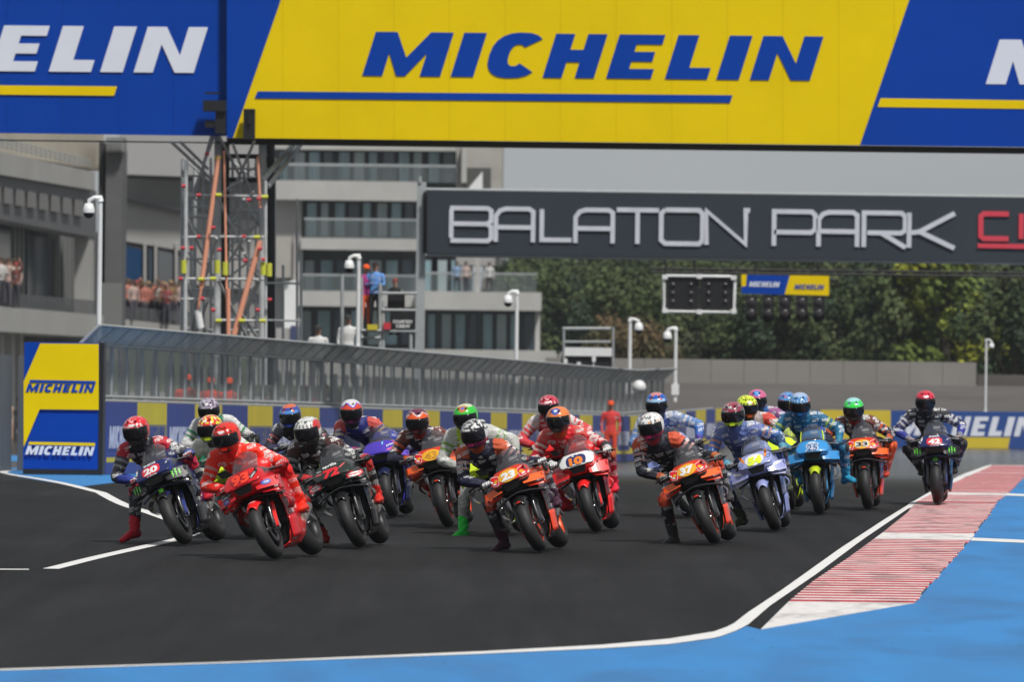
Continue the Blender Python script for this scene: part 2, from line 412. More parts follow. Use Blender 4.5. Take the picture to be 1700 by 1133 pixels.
# ------------------------------------------------------------------ shared materials
CONC = mat('pale_concrete', (.36, .345, .32), .85, 0, .16, .6, .2)
CONC2 = mat('warm_render', (.42, .415, .405), .85, 0, .12, .5, .1)
CONCD = mat('dark_cladding', (.10, .10, .105), .6, 0, .15, .7, .1)
GREYM = mat('grey_metal', (.34, .36, .37), .55, .1, .12, 3, .05)
GALV = mat('galvanised_tube', (.50, .52, .53), .5, .1, .2, 5, .05)
DARKM = mat('black_metal', (.018, .018, .02), .45, .3)
WHITEM = mat('white_powder_coat', (.72, .73, .74), .4, 0, .06, 4)
GLASSD = mat('dark_glass', (.05, .075, .10), .08, 0, .3, .4, 0, spec=.8)
GLASST = mat('teal_curtain_glass', (.24, .37, .42), .12, 0, .45, .35, 0, spec=.8, stretch=(3, 1, .4))
RAILG = mat('railing_glass', (.22, .26, .27), .15, 0, alpha=.2)
FRAME = mat('window_frame', (.03, .033, .04), .4)
BBLUE = mat('banner_blue', (.0008, .048, .34), .6, 0, .07, .4, .5, bscale=.9, spec=.08)
BYEL = mat('banner_yellow', (.78, .56, .0), .6, 0, .07, .4, .5, bscale=.9, spec=.08)
BWHT = mat('banner_white', (.68, .71, .80), .55, 0, .05, 1, spec=.1)
ORANGE = mat('orange_strap', (.78, .34, .22), .8)
YELT = mat('yellow_tape', (.52, .54, .05), .7)
REDT = mat('red_coupler', (.5, .03, .05), .5)

def banner_board(o, ux, uz, pts, th=.06):
    """polygons of (x, z) in metres on a plane through o"""
    m = MB(); nrm = ux.cross(uz).normalized()      # faces the camera when ux points right
    return m, nrm
UX, UZ, NF = Vector((1, 0, 0)), Vector((0, 0, 1)), Vector((0, -1, 0))
def plate(name, poly, m_, parent, th=.02, off=0):
    """poly: world points lying in one facing plane, extruded towards the camera by th"""
    m = MB(); n = len(poly); vs = [Vector(p) + NF * off for p in poly] + [Vector(p) + NF * (off + th) for p in poly]
    m.add(vs, [tuple(range(n)), tuple(range(n, 2 * n))[::-1]] + [(i, i + n, (i + 1) % n + n, (i + 1) % n) for i in range(n)])
    return m.build(name, m_, parent)

# ------------------------------------------------------------------ the big yellow and blue banner bridge
D = 160.0
def WP(L, d=D): return [W(x, y, d) for x, y in L]
bt = thing('tyre_banner_bridge', 'huge blue and yellow tyre maker banner spanning the track at the top of the picture', 'banner', W(850, 235, D))
def inv(o): bpy.context.view_layer.update()
def P_(o, root):
    o.parent = root; o.matrix_parent_inverse = Matrix.Translation(root.location).inverted(); return o
def blt(name, L, m_, th, off, root=bt, d=D): return P_(plate(name, WP(L, d), m_, None, th, off), root)
blt('banner_sheet', [(-500, 214), (378, 226), (378, -120), (-500, -120)], BBLUE, .1, 0)
blt('banner_sheet', [(378, 229.5), (1800, 246), (1800, -120), (378, -120)], BYEL, .1, .35)
blt('blue_field', [(378, 229.5), (388, 229.7), (468, -1), (510, -120), (378, -120)], BBLUE, .012, .46)
blt('blue_field', [(1426, 241.8), (1800, 246), (1800, -120), (1550, -120), (1508, 0)], BBLUE, .012, .46)
blt('stripe', [(424, 164), (1211, 171.5), (1215, 159), (429, 152.5)], BBLUE, .012, .46)
blt('stripe', [(-300, 154), (190, 159), (195, 143.5), (-300, 139)], BYEL, .012, .12)
blt('stripe', [(1455, 178.5), (1800, 183), (1800, 169), (1460, 164)], BYEL, .012, .475)
SEAM = mat('banner_seam_blue', (.0006, .035, .26), .7, spec=.05); SEAMY = mat('banner_seam_yellow', (.62, .44, .0), .7, spec=.05)
for x in range(-80, 380, 92): blt('seam', [(x, 222 + x * .0115), (x + .9, 222 + x * .0115), (x + .9, -60), (x, -60)], SEAM, .006, .1)
for x in range(470, 1500, 92): blt('seam', [(x, 224.5 + x * .0115), (x + .9, 224.5 + x * .0115), (x + .9, -60), (x, -60)], SEAMY, .006, .45)
rx = (W(1345, 133, D) - W(602, 126, D)).normalized()
def word(px, py, pe, d, h_px, start, m_, root, off, shear=.30, ztilt=None):
    a = W(px, py, d) + NF * off; b = W(*pe, d) + NF * off
    ux = (b - a).normalized(); h = h_px * d / F
    last = LX['N'] + 1.38 - LX[list(LX)[start]]
    k = (b - a).length / (last * h)
    mm = michelin(a, ux, UZ, h, .012, start, NF, shear, k)
    return P_(mm.build('lettering', m_, None), root)
word(602, 126.5, (1343, 134.5), D, 73, 0, BBLUE, bt, .46)
e0 = (-16, 118); word(-16, 118, (322, 121), D, 76, 4, BWHT, bt, .12)
word(1634, 140.5, (2375, 148), D, 74, 0, BWHT, bt, .475)
# plain white rounded emblem left of each word (the figure itself is left out): just the field stays empty
m = MB(); m.box2(W(-500, 226, D + .9) - Vector((0, .3, 0)), W(390, 238, D + .9) + Vector((0, .3, 0))); P_(m.build('truss_beam', DARKM), bt)
m = MB(); m.box2(W(378, 240, D + 1.2), W(1800, 246, D + .6)); P_(m.build('truss_beam', DARKM), bt)
m = MB()
for x, y, ww, hh in ((357, 176, 38, 18),): m.box(W(x, y, D - .6), (ww * D / F, .5, hh * D / F))
m.box(W(366, 202, D - .55), (16 * D / F, .4, 40 * D / F)); m.box(W(350, 206, D - .55), (18 * D / F, .3, 12 * D / F)); m.box(W(352, 154.5, D - .6), (24 * D / F, .3, 3 * D / F))
o = m.build('camera_unit', DARKM); tag(o, 'black camera unit on a bracket between the blue and the yellow banner', 'camera unit')
m = MB(); m.box(W(414, 206, D - .8), (19 * D / F, .35, 50 * D / F)); m.box(W(414, 184, D - .9), (15 * D / F, .2, 2 * D / F)); m.box(W(414, 196, D - 1.0), (5 * D / F, .1, 20 * D / F))
o = m.build('loudspeaker', DARKM); tag(o, 'narrow black loudspeaker box hanging at the lower left corner of the yellow banner', 'loudspeaker')

# ------------------------------------------------------------------ scaffold tower holding the banner
sc = thing('scaffold_tower', 'grey scaffolding tower with orange straps carrying the big banner bridge', 'scaffold', Vector((W(375, 560, 162).x, 162, gz(162))))
def T(name, pts, r, m_, root=sc, d=161, seg=6):
    m = MB(); m.tube([W(p[0], p[1], p[2] if len(p) > 2 else d) for p in pts], r, seg); return P_(m.build(name, m_), root)
for x, d_, y0, rr in ((304, 163, 265, .055), (309, 160, 265, .05), (324, 163.5, 262, .05), (362, 161, 225, .09), (374, 162, 235, .11), (436, 161, 225, .1), (448, 162.5, 225, .13), (441, 160, 300, .04), (493, 163, 330, .03)):
    T('pole', [(x, y0, d_), (x - 2 if x < 400 else x, 640, d_)], rr, DARKM if x in (374, 448) else GALV)
for x0, y0, x1, y1, d_ in ((303, 324, 441, 326, 160.3), (303, 360, 375, 360, 162), (303, 394, 378, 393, 160.5), (350, 393, 441, 394, 160.3), (300, 463, 442, 464, 160.3), (300, 497, 345, 497, 160.3), (360, 532, 442, 533, 160.4), (378, 259, 446, 260, 162), (378, 298, 446, 299, 162)):
    T('crossbar', [(x0, y0, d_), (x1, y1, d_)], .035 if y0 not in (259, 298) else .06, GALV if y0 not in (259, 298) else DARKM)
for a, b in (((285, 236), (343, 290)), ((300, 236), (345, 280)), ((357, 222), (308, 355)), ((352, 222), (322, 330)), ((362, 222), (402, 300)), ((402, 300), (372, 318)), ((422, 235), (394, 300)), ((387, 240), (416, 320)),
             ((420, 318), (372, 390)), ((360, 324), (405, 420)), ((309, 360), (345, 440)), ((405, 395), (360, 465)), ((405, 420), (432, 470)), ((309, 465), (342, 555)), ((362, 465), (410, 560)), ((430, 465), (392, 555)),
             ((345, 500), (322, 560)), ((400, 520), (440, 580)), ((445, 310), (500, 238)), ((436, 300), (487, 240)), ((405, 330), (438, 390)), ((360, 395), (330, 500)), ((414, 400), (406, 560)), ((330, 480), (318, 560))):
    T('brace', [(*a, 160.2), (*b, 161.5)], .035 if a[0] < 430 else .06, GALV)
for x, y0 in ((317, 300), (338, 268), (350, 262), (386, 262), (398, 300), (412, 262), (425, 262), (431, 264), (456, 262), (470, 440), (500, 420)):
    T('pole', [(x, y0, 162.5), (x, 640, 162.5)], .035, GALV)
for x0, y0, x1, y1 in ((303, 343, 378, 343), (360, 348, 442, 349), (303, 430, 378, 430), (360, 430, 442, 431), (303, 480, 442, 481), (303, 548, 442, 549), (303, 292, 362, 292), (378, 280, 446, 281), (442, 470, 500, 471), (442, 532, 500, 533)):
    T('crossbar', [(x0, y0, 162), (x1, y1, 162)], .028, GALV)
for i in range(6):
    ya = 262 + i * 50
    T('brace', [(303, ya, 162.8), (360, ya + 50, 162.8)], .026, GALV); T('brace', [(442, ya, 162.8), (378, ya + 50, 162.8)], .026, GALV); T('brace', [(378, ya, 163), (442, ya + 50, 163)], .026, GALV)
for a, b, r_ in (((363, 258), (334, 478), .055), ((372, 250), (377, 520), .03), ((432, 400), (389, 556), .065), ((428, 260), (432, 345), .035), ((379, 480), (379, 560), .05), ((334, 478), (328, 520), .03)):
    T('strap', [(*a, 159.9), (*b, 160)], r_, ORANGE)
for x, y in ((305, 443), (361, 443), (374, 446), (437, 446), (447, 448)): T('tape_band', [(x, y - 11, 159.9), (x, y + 11, 159.9)], .07, YELT)
for x, y in ((362, 262), (440, 327), (363, 324), (334, 464), (402, 533), (354, 463), (363, 533), (436, 533), (427, 394)): T('tape_band', [(x - 5, y, 159.9), (x + 5, y, 159.9)], .05, YELT)
for x, y in ((305, 309), (330, 324), (344, 255), (430, 330), (413, 332), (354, 378), (330, 393), (304, 412), (318, 412), (432, 413), (437, 431), (336, 496), (364, 415), (407, 433), (300, 463), (354, 515), (428, 515), (448, 498), (405, 393)):
    T('coupler', [(x - 3.4, y, 159.8), (x + 3.4, y, 159.8)], .045, REDT)
T('footplate', [(328, 515, 160), (333, 545, 160)], .09, WHITEM)

# ------------------------------------------------------------------ BALATON PARK sign
d2 = 215.0; sx2 = d2 / F
sg = thing('circuit_sign', 'long dark sign reading BALATON PARK in pale outline letters hung across the track', 'sign', W(1200, 430, d2))
SLATE = mat('slate_sign_board', (.022, .03, .042), .5, 0, .06, .4, .06)
blt('board', [(709, 421.5), (1800, 437), (1800, 330.5), (709, 316.5)], SLATE, .25, 0, sg, d2)
for a, b in (((706, 314.5), (1800, 328.5)), ((706, 424), (1800, 438.5))):
    m = MB(); m.tube([W(*a, d2 - .15), W(*b, d2 - .15)], .055, 6); P_(m.build('frame_rail', GREYM), sg)
m = MB(); m.box2(W(692.5, 302, d2 + .2), W(703, 720, d2 + .4)); P_(m.build('post', GREYM), sg)
m = MB(); m.tube([W(697, 304, d2 + .2), W(697, 293, d2 + .2)], .06, 6); P_(m.build('finial', GREYM), sg)
m = MB(); m.box2(W(703, 318, d2 + .1), W(709, 421, d2 + .3)); P_(m.build('bracket', DARKM), sg)
LTR = {
 'B': [[(-.04, 1), (1.1, 1), (1.2, .93), (1.2, .62), (1.08, .53)], [(.0, .96), (0, .1)], [(0, .53), (1.08, .53), (1.2, .44), (1.2, .1), (1.1, .02), (0, .02)], [(.02, .02), (-.02, .02)]],
 'A': [[(0, 0), (0, .78), (.12, .94), (.3, 1), (1.0, 1), (1.12, .92), (1.12, 0)], [(0, .44), (1.12, .44)]],
 'L': [[(0, 1), (0, .08), (.9, .08)]],
 'T': [[(0, 1), (1.25, 1)], [(.62, 1), (.62, 0)]],
 'O': [[(.12, 1), (1.1, 1), (1.2, .9), (1.2, .12), (1.1, .02), (.12, .02), (.0, .12), (0, .9), (.12, 1)]],
 'N': [[(0, 0), (0, .97), (1.12, .03), (1.12, 1), (1.24, 1)]],
 'P': [[(0, 0), (0, 1), (1.1, 1), (1.2, .9), (1.2, .5), (1.08, .4), (0, .4)]],
 'R': [[(0, 0), (0, 1), (1.1, 1), (1.2, .9), (1.2, .5), (1.08, .42), (.1, .42)], [(.5, .42), (1.22, 0)]],
 'K': [[(0, 0), (0, 1), ], [(0, .42), (.3, .46), (1.3, 1)], [(.3, .46), (1.3, 0)]],
 'C': [[(1.1, 1), (.12, 1), (0, .9), (0, .12), (.12, .02), (1.1, .02)]],
 'I': [[(0, 0), (0, 1)]]}
WL = mat('sign_letter', (.56, .58, .64), .5, 0, .1, 2); RL = mat('sign_letter_red', (.62, .05, .08), .4, 0)
uxs = (W(1800, 437, d2) - W(709, 421.5, d2)).normalized()
for ch, x0, hpx, mm in (('B', 749, 55, WL), ('A', 823, 55, WL), ('L', 899, 55, WL), ('A', 955, 55, WL), ('T', 1023, 56, WL), ('O', 1097, 57, WL), ('N', 1172, 58, WL), ('P', 1284, 57, WL), ('A', 1358, 57, WL), ('R', 1433, 57, WL), ('K', 1508, 58, WL),
                       ('C', 1627, 42, RL), ('I', 1694, 42, RL)):
    yb = 400.5 + (x0 - 749) * .0145 if mm is WL else 397
    m = MB()
    for si, st in enumerate(LTR[ch]): stroke(m, st, .135 if mm is WL else .2, W(x0, yb, d2) + NF * (.26 + .006 * si), uxs, UZ, hpx * sx2, NF, .05)
    P_(m.build('letter', mm), sg)
blt('underline', [(1622, 412), (1800, 415), (1800, 407), (1622, 404.5)], RL, .05, .26, sg, d2)

# ------------------------------------------------------------------ start light gantry, light panel and small banner
d3 = 226.0; k3 = d3 / F
lg = thing('overhead_light_truss', 'thin dark truss hanging below the circuit sign across the track', 'gantry', W(1250, 452, d3))
for y in (446, 452):
    m = MB(); m.tube([W(1080, y, d3), W(1800, y + 8.6, d3)], .04, 6); P_(m.build('truss_tube', DARKM), lg)
for x in (1105, 1153, 1254, 1357, 1460, 1560): m = MB(); m.tube([W(x, 428, d3), W(x, 452, d3)], .04, 6); P_(m.build('hanger', DARKM), lg)
for x in range(1090, 1790, 24): m = MB(); m.tube([W(x, 446 + (x - 1080) * .012, d3), W(x + 12, 452.4 + (x - 1080) * .012, d3)], .02, 5); P_(m.build('lattice', DARKM), lg)
lp = thing('light_panel', 'black two-part signal light panel in a rounded white frame above the track', 'signal lights', W(1161, 520, d3))
for cx in (1133, 1189):
    m = MB(); m.box(W(cx, 487, d3), (54 * k3, .3, 54 * k3)); P_(m.build('panel', DARKM), lp)
LENS = mat('unlit_lens', (.035, .03, .032), .25)
for cx in (1117, 1147, 1176, 1204):
    for cy in (473, 487, 501):
        m = MB(); m.lathe([(-.22, 0.0), (-.2, .07), (-.14, .085)], 'Y', 12, W(cx, cy, d3)); P_(m.build('lens', LENS), lp)
m = MB(); a = .09
pts = [(1102, 462), (1106, 458), (1216, 459.5), (1220, 464), (1219, 515), (1215, 519), (1106, 517.5), (1102, 513), (1102, 462)]
m.tube([W(x, y, d3 - .2) for x, y in pts], .05, 6); P_(m.build('frame', WHITEM), lp)
for x, y in ((1104, 460), (1161, 459), (1218, 461), (1218, 517), (1161, 518), (1104, 516)):
    m = MB(); m.box(W(x, y, d3 - .25), (.17, .1, .14)); P_(m.build('clamp', WHITEM), lp)
sb = thing('start_lights', 'row of five dark start lights under a small blue and yellow banner', 'signal lights', W(1305, 530, d3))
blt('banner_plate', [(1231, 487), (1376, 491), (1376, 458.5), (1231, 456)], BYEL, .1, 0, sb, d3)
blt('blue_field', [(1231, 487.5), (1302, 489.5), (1311, 457.5), (1240, 456.2), (1239, 475), (1231, 476)], BBLUE, .02, .11, sb, d3)
word(1243, 476, (1292, 477), d3, 8.5, 0, BWHT, sb, .14)
word(1318, 480, (1366, 481), d3, 8, 0, BBLUE, sb, .11)
for i in range(5):
    cx = 1247 + i * 28
    m = MB(); m.box(W(cx, 510, d3), (19 * k3, .3, 38 * k3)); m.lathe([(-.15, .0), (-.15, 9.5 * k3), (.15, 9.5 * k3), (.15, 0)], 'Y', 14, W(cx, 526, d3)); hh = P_(m.build('lamp_housing', DARKM), sb)
    for cy in (502, 521):
        m = MB(); m.lathe([(-.02, 0), (-.02, .11), (0, .13)], 'Y', 12, W(cx, cy, d3 - .17)); q = m.build('lens', LENS); q.parent = hh
m = MB(); m.lathe([(-.08, 0), (-.08, .075), (.1, .075), (.1, 0)], 'Y', 10, W(1384, 466.5, d3)); P_(m.build('side_camera', DARKM), sb)

# ------------------------------------------------------------------ pit wall with banners, fence and cranked canopy
pw0 = W(180, 790, 136); pw1 = W(1052, 764, 222)
DX = (pw1.x - pw0.x) / (222 - 136)
def pwl(y, off=0, z=0): return Vector((pw0.x + DX * (y - 136) + off, y, gz(y) + z))
pd = (pwl(222) - pwl(136)).normalized(); pside = pd.cross(UZ).normalized()   # points to +x, towards the track
HW = 1.38
wall = thing('pit_wall', 'low pit wall covered in alternating blue and yellow tyre banners running along the straight', 'wall', pwl(136))
FADB = mat('faded_banner_blue', (.035, .06, .25), .6, 0, .1, 1, .1); FADY = mat('faded_banner_yellow', (.62, .50, .04), .6, 0, .1, 1, .1); FADW = mat('faded_white', (.55, .58, .72), .6, 0, .1, 1)
DGREY = mat('faded_grey_brown', (.20, .19, .16), .7)
def quadp(m, y0, y1, z0, z1, o0, o1, mi=0):
    a, b, c, d = pwl(y0, o0, z0), pwl(y1, o0, z0), pwl(y1, o0, z1), pwl(y0, o0, z1)
    A2, B2, C2, D2 = pwl(y0, o1, z0), pwl(y1, o1, z0), pwl(y1, o1, z1), pwl(y0, o1, z1)
    m.add([a, b, c, d, A2, B2, C2, D2], [(0, 1, 2, 3), (7, 6, 5, 4), (0, 4, 5, 1), (1, 5, 6, 2), (2, 6, 7, 3), (3, 7, 4, 0)], mi)
ys = [135.6]; 
while ys[-1] < 246: ys.append(ys[-1] + 3.15)
m = MB()
for a, b in zip(ys[:-1], ys[1:]):
    quadp(m, a, b, -.3, HW - .03, -.35, 0) if not (a < 222 < b) else (quadp(m, a, 222, -.3, HW - .03, -.35, 0), quadp(m, 222, b, -.3, HW - .03, -.35, 0))
P_(m.build('wall_core', CONC), wall)
for i, (a, b) in enumerate(zip(ys[:-1], ys[1:])):
    bl = i % 2 == 0; m = MB(); quadp(m, a + .02, b - .02, .02, HW, .004, .03, 0)
    # printed bands
    quadp(m, a + .02, b - .02, .24, .33, .031, .037, 1)
    quadp(m, a + .02, b - .02, .02, .235, .031, .036, 2)
    quadp(m, a + .10, b - .1, .46, .96, .031, .036, 3 if bl else 4)
    base = P_(m.build('banner_panel', [FADB if bl else FADY, FADY, FADB, FADB if bl else DGREY, DGREY]), wall)
    u = pd; o_ = pwl(a + .22, .040, .50)
    mm = michelin(o_, u, UZ, .42, .004, 0, pside, .15, 2.6 / (10.4 * .42))
    q = mm.build('lettering', FADW if bl else FADB); q.parent = base
m = MB(); m.tube([pwl(135.6, -.1, HW + .02), pwl(222, -.1, HW + .02), pwl(246, -.1, HW + .02)], .03, 5); P_(m.build('top_rail', GREYM), wall)

fence = thing('debris_fence', 'grey mesh debris fence with cranked canopy standing behind the pit wall banners', 'fence', pwl(136, -.3))
MESHF = mat('wire_mesh_gauze', (.22, .24, .25), .5, .3, alpha=.50)
CAN = mat('canopy_mesh', (.50, .52, .52), .8, 0, .15, 2, .1, alpha=.72)
FZ = 2.45; TZ = 2.80; OX = .36
yy = [y for y in ys]
fp = []
y = 134.6
while y < 234: fp.append(y); y += 1.58
for i, (a, b) in enumerate(zip(fp[:-1], fp[1:])):
    m = MB(); P4 = [pwl(a, -.3, HW), pwl(b, -.3, HW), pwl(b, -.3, FZ), pwl(a, -.3, FZ)]; m.add(P4, [(0, 1, 2, 3)]); P_(m.build('mesh_panel', MESHF), fence)
    m = MB(); P4 = [pwl(a, -.3, FZ), pwl(b, -.3, FZ), pwl(b, OX - .3, TZ), pwl(a, OX - .3, TZ)]; m.add(P4 + [p + Vector((0, 0, .02)) for p in P4], [(0, 1, 2, 3), (4, 5, 6, 7), (0, 1, 5, 4), (2, 3, 7, 6)]); P_(m.build('canopy_panel', CAN), fence)
for i, a in enumerate(fp):
    m = MB(); m.tube([pwl(a, -.3, 0), pwl(a, -.3, FZ), pwl(a, OX - .3, TZ)], .032 if i % 2 else .045, 6); P_(m.build('post', GREYM), fence)
for zz, of in ((FZ, -.27), (TZ, OX - .28), (HW + .1, -.27)):
    m = MB(); m.tube([pwl(134.6, of, zz), pwl(222, of, zz), pwl(233, of, zz)], .03, 5); P_(m.build('rail', GREYM), fence)
for i in range(53):   # slim vertical wires that read as streaks through the mesh
    a = 135 + i * 1.85
    m = MB(); m.tube([pwl(a, -.33, HW), pwl(a, -.33, FZ)], .018, 4); P_(m.build('upright', GREYM), fence)
# dark screen of the pit lane side
ps = thing('pit_lane_screen', 'dark grey corrugated screen standing behind the debris fence', 'screen', pwl(140, -3.2))
SCR = mat('pit_screen', (.13, .14, .15), .7, .2, .25, .5, .1, stretch=(6, 6, .3))
m = MB()
n = 0; a = 138.0
while a < 250:
    b = a + .9; o1 = -3.2 - (.12 if n % 2 else 0)
    m.add([pwl(a, o1, -.2), pwl(b, o1, -.2), pwl(b, o1, 2.3), pwl(a, o1, 2.3)], [(0, 1, 2, 3)]); a = b; n += 1
P_(m.build('corrugated_sheet', SCR), ps)

# advertising tower at the pit exit
ad = thing('advert_tower', 'yellow and blue tyre maker advertising box standing at the pit wall end', 'advertising tower', Vector((W(101, 785, 134).x, 134, gz(134))))
d4 = 134.0
m = MB(); p0 = W(38, 784, d4); p1 = W(165, 570, d4)
m.box2((p0.x, d4, gz(d4) + .02), (p1.x, d4 + .75, p1.z)); P_(m.build('cabinet', BBLUE), ad)
m = MB(); m.box2((p1.x, d4 - .01, gz(d4) + .01), (p1.x + .085, d4 + .76, p1.z + .01)); P_(m.build('side_panel', DARKM), ad)
m = MB(); m.box2((p0.x, d4 - .02, gz(d4)), (p1.x + .01, d4 + .2, gz(d4) + .11)); P_(m.build('plinth', DARKM), ad)
blt('yellow_field', [(39.5, 743), (66, 680), (164, 681), (164, 571.5), (67, 570.5), (39.5, 634)], BYEL, .012, .03, ad, d4)
word(43, 651, (154, 652), d4, 13.5, 0, BBLUE, ad, .045); word(42, 755, (153, 757), d4, 14.5, 0, BWHT, ad, .045)
blt('stripe', [(49, 635.5), (159, 637.5), (159, 633), (50, 631)], BBLUE, .012, .045, ad, d4)
blt('stripe', [(47, 738.5), (158, 741), (158, 736), (49, 734)], BYEL, .012, .045, ad, d4)

# ------------------------------------------------------------------ far banner wall (right), bank and concrete wall
d5 = 256.0; k5 = d5 / F
fw = thing('far_banner_wall', 'blue and yellow tyre banner wall along the far side of the track at right', 'wall', Vector((W(1550, 745, d5).x, d5, -1.75)))
FB2 = mat('far_blue', (.012, .06, .26), .6, 0, .08, .6); FY2 = mat('far_yellow', (.60, .46, .03), .6, 0, .08, .6)
def fwp(name, L, m_, th, off): return blt(name, L, m_, th, off, fw, d5)
fwp('wall_panel', [(1060, 752), (1362, 752), (1362, 688), (1060, 700)], mat('far_grey_wall', (.16, .155, .15), .8, 0, .2, .5), .3, 0)
fwp('wall_panel', [(1362, 752), (1478, 752), (1478, 682), (1362, 681)], FY2, .3, 0)
fwp('wall_panel', [(1478, 754), (1860, 757), (1860, 686), (1478, 682)], FB2, .3, 0)
fwp('stripe', [(1362, 745), (1470, 746), (1470, 730), (1362, 729)], FB2, .02, .3)
fwp('stripe', [(1590, 746), (1672, 747), (1676, 727), (1590, 726)], FY2, .02, .3)
fwp('stripe', [(1410, 731), (1478, 732), (1478, 724), (1410, 723)], FY2, .02, .3)
word(1487, 723, (1712, 725), d5, 32, 0, BWHT, fw, .31, .25)
BANK = mat('bank_grey_brown', (.088, .08, .076), .95, 0, .25, .25, .3, stretch=(1, 1, 3))
m = MB(); z = lambda py, d: W(1400, py, d).z
m.add([(-6, 262, -1.76), (60, 262, -1.76), (60, 292, z(640, 292)), (-6, 292, z(640, 292)), (60, 320, z(636, 320)), (-10, 320, z(636, 320))], [(0, 1, 2, 3), (3, 2, 4, 5)])
tag(m.build('embankment', BANK), kind='structure')
cw = thing('far_concrete_wall', 'long pale concrete wall on top of the grey bank below the trees', 'wall', W(1370, 630, 300))
dw = 300.0
xs = [905, 960, 1015, 1070, 1125, 1180, 1235, 1290, 1345, 1400, 1455, 1510, 1565, 1621]
for a, b in zip(xs[:-1], xs[1:]):
    m = MB(); ya = 594 + (a - 905) * .0115; p, q = W(a + .5, ya, dw), W(b - .5, ya + 34, dw)
    m.box2((p.x, dw, p.z), (q.x, dw + .3, z(650, dw))); P_(m.build('wall_slab', mat('far_concrete', (.22, .21, .198), .9, 0, .12, .3)), cw)
m = MB(); p = W(1622, 622, 304)
m.box2((p.x, 303.5, p.z), (p.x + 5, 304, p.z - .7)); P_(m.build('low_wall', BANK), cw)

# ------------------------------------------------------------------ cctv poles
def cctv(px, top, bot, d, side, big, lab):
    k = d / F; r = thing('camera_pole', lab, 'camera pole', W(px, bot, d), 'white CCTV poles')
    q = r.location; tp = W(px, top, d) - q
    m = MB(); m.tube([(0, 0, -.5), (0, 0, tp.z)], [.055 * big, .045 * big], 8); m.build('pole', WHITEM, r)
    s = .17 * big
    m = MB(); m.tube([(0, 0, tp.z - .04), (0, 0, tp.z + .03), (side * s * .7, -.05, tp.z + .03), (side * s * 1.3, -.06, tp.z - .02), (side * s * 1.35, -.06, tp.z - .1)], [.07 * big, .06 * big, .045 * big, .045 * big, .04 * big], 8); m.build('arm', WHITEM, r)
    m = MB(); m.lathe([(0, .0), (0.02 * big, .08 * big), (-.1 * big, .12 * big), (-.17 * big, .12 * big)], 'Z', 12, (side * s * 1.35, -.06, tp.z - .1)); h = m.build('camera_hood', WHITEM, r)
    m = MB(); m.lathe([(-.17 * big, .11 * big), (-.22 * big, .1 * big), (-.27 * big, .06 * big), (-.285 * big, 0)], 'Z', 12, (side * s * 1.35, -.06, tp.z - .1)); m.build('dome_lens', DARKM, h)
    m = MB(); m.box((0, -.02, -.1), (.2 * big, .15, .3 * big)); m.build('base_box', WHITEM, r)
cctv(164, 331, 565, 139, -1, .95, 'white CCTV pole behind the yellow advertising tower')
cctv(594, 427, 578, 175, -1, 1.0, 'white CCTV pole left of the marshal platform')
cctv(857, 486, 606, 205, -1, 1.1, 'white CCTV pole in front of the right end of the hotel')
cctv(1045, 532, 640, 232, 1, 1.2, 'white CCTV pole with its camera turned right, above the round white ball')
cctv(1121, 547, 642, 236, -1, 1.2, 'white CCTV pole at the right end of the debris fence')
cctv(1636, 566, 684, 258, 1, .8, 'lone thin CCTV pole above the far blue banner at right')
m = MB(); m.lathe([(-.21, 0), (-.19, .10), (-.09, .20), (0, .22), (.10, .19), (.19, .10), (.21, 0)], 'Z', 16, W(1061, 643, 220)); o = m.build('white_ball', WHITEM); tag(o, 'round white lamp ball at the end of the pit fence', 'lamp')

# ------------------------------------------------------------------ timing stand above the fence
d6 = 228.0; k6 = d6 / F
ts = thing('timing_stand', 'white topped timing stand with dark openings and tubular roof frame above the pit fence', 'stand', W(973, 640, d6))
m = MB(); m.box2(W(934, 591, d6), W(1016, 578, d6 + 1.5)); P_(m.build('white_canopy', WHITEM), ts)
m = MB(); m.box2(W(932, 614, d6 + .1), W(1014, 590, d6 + 1.4)); P_(m.build('dark_cabin', DARKM), ts)
m = MB()
for x in (936, 1018): m.tube([W(x, 640, d6), W(x, 543, d6)], .04, 5)
for y in (546, 568): m.tube([W(934, y, d6), W(1014, y, d6)], .055 if y == 546 else .04, 5)
P_(m.build('roof_frame', GREYM), ts)
m = MB(); m.box2(W(984, 614, d6), W(987, 590, d6 + .1)); m.box2(W(983, 601, d6 - .05), W(989, 592, d6)); m.box2(W(936, 606, d6 - .1), W(942, 596, d6)); m.box(W(961, 606, d6), (.12, .1, .17)); P_(m.build('monitor', WHITEM), ts)
m = MB(); m.box2(W(952, 622, d6 - .1), W(998, 614, d6)); P_(m.build('counter', mat('pale_blue_panel', (.25, .29, .38), .6)), ts)

# ------------------------------------------------------------------ hotel
HD = 400.0; kh = HD / F
ho = thing('hotel', 'grey multi-storey hotel with teal windows and pale balcony slabs behind the scaffolding', 'building', Vector((W(650, 600, HD).x, HD, -2)))
def hb(name, x0, y0, x1, y1, m_, dep=3.0, off=0.0, root=ho, d=HD, par=None):
    """box whose front face covers the pixel rectangle"""
    a, b = W(x0, y1, d), W(x1, y0, d); m = MB(); m.box2((a.x, d + off, a.z), (b.x, d + off + dep, b.z)); return P_(m.build(name, m_), root)
CB = mat('building_grey', (.33, .325, .32), .9, 0, .1, .2)
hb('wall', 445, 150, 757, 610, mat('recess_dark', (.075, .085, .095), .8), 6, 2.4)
hb('wall', 757, 235, 836, 440, CB, 6, 2.0)
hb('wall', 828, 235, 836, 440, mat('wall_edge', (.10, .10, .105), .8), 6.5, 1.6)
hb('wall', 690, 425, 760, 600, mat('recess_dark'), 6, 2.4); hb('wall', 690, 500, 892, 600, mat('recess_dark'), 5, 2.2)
hb('wall', 430, 330, 500, 600, CB, 5, 1.2)
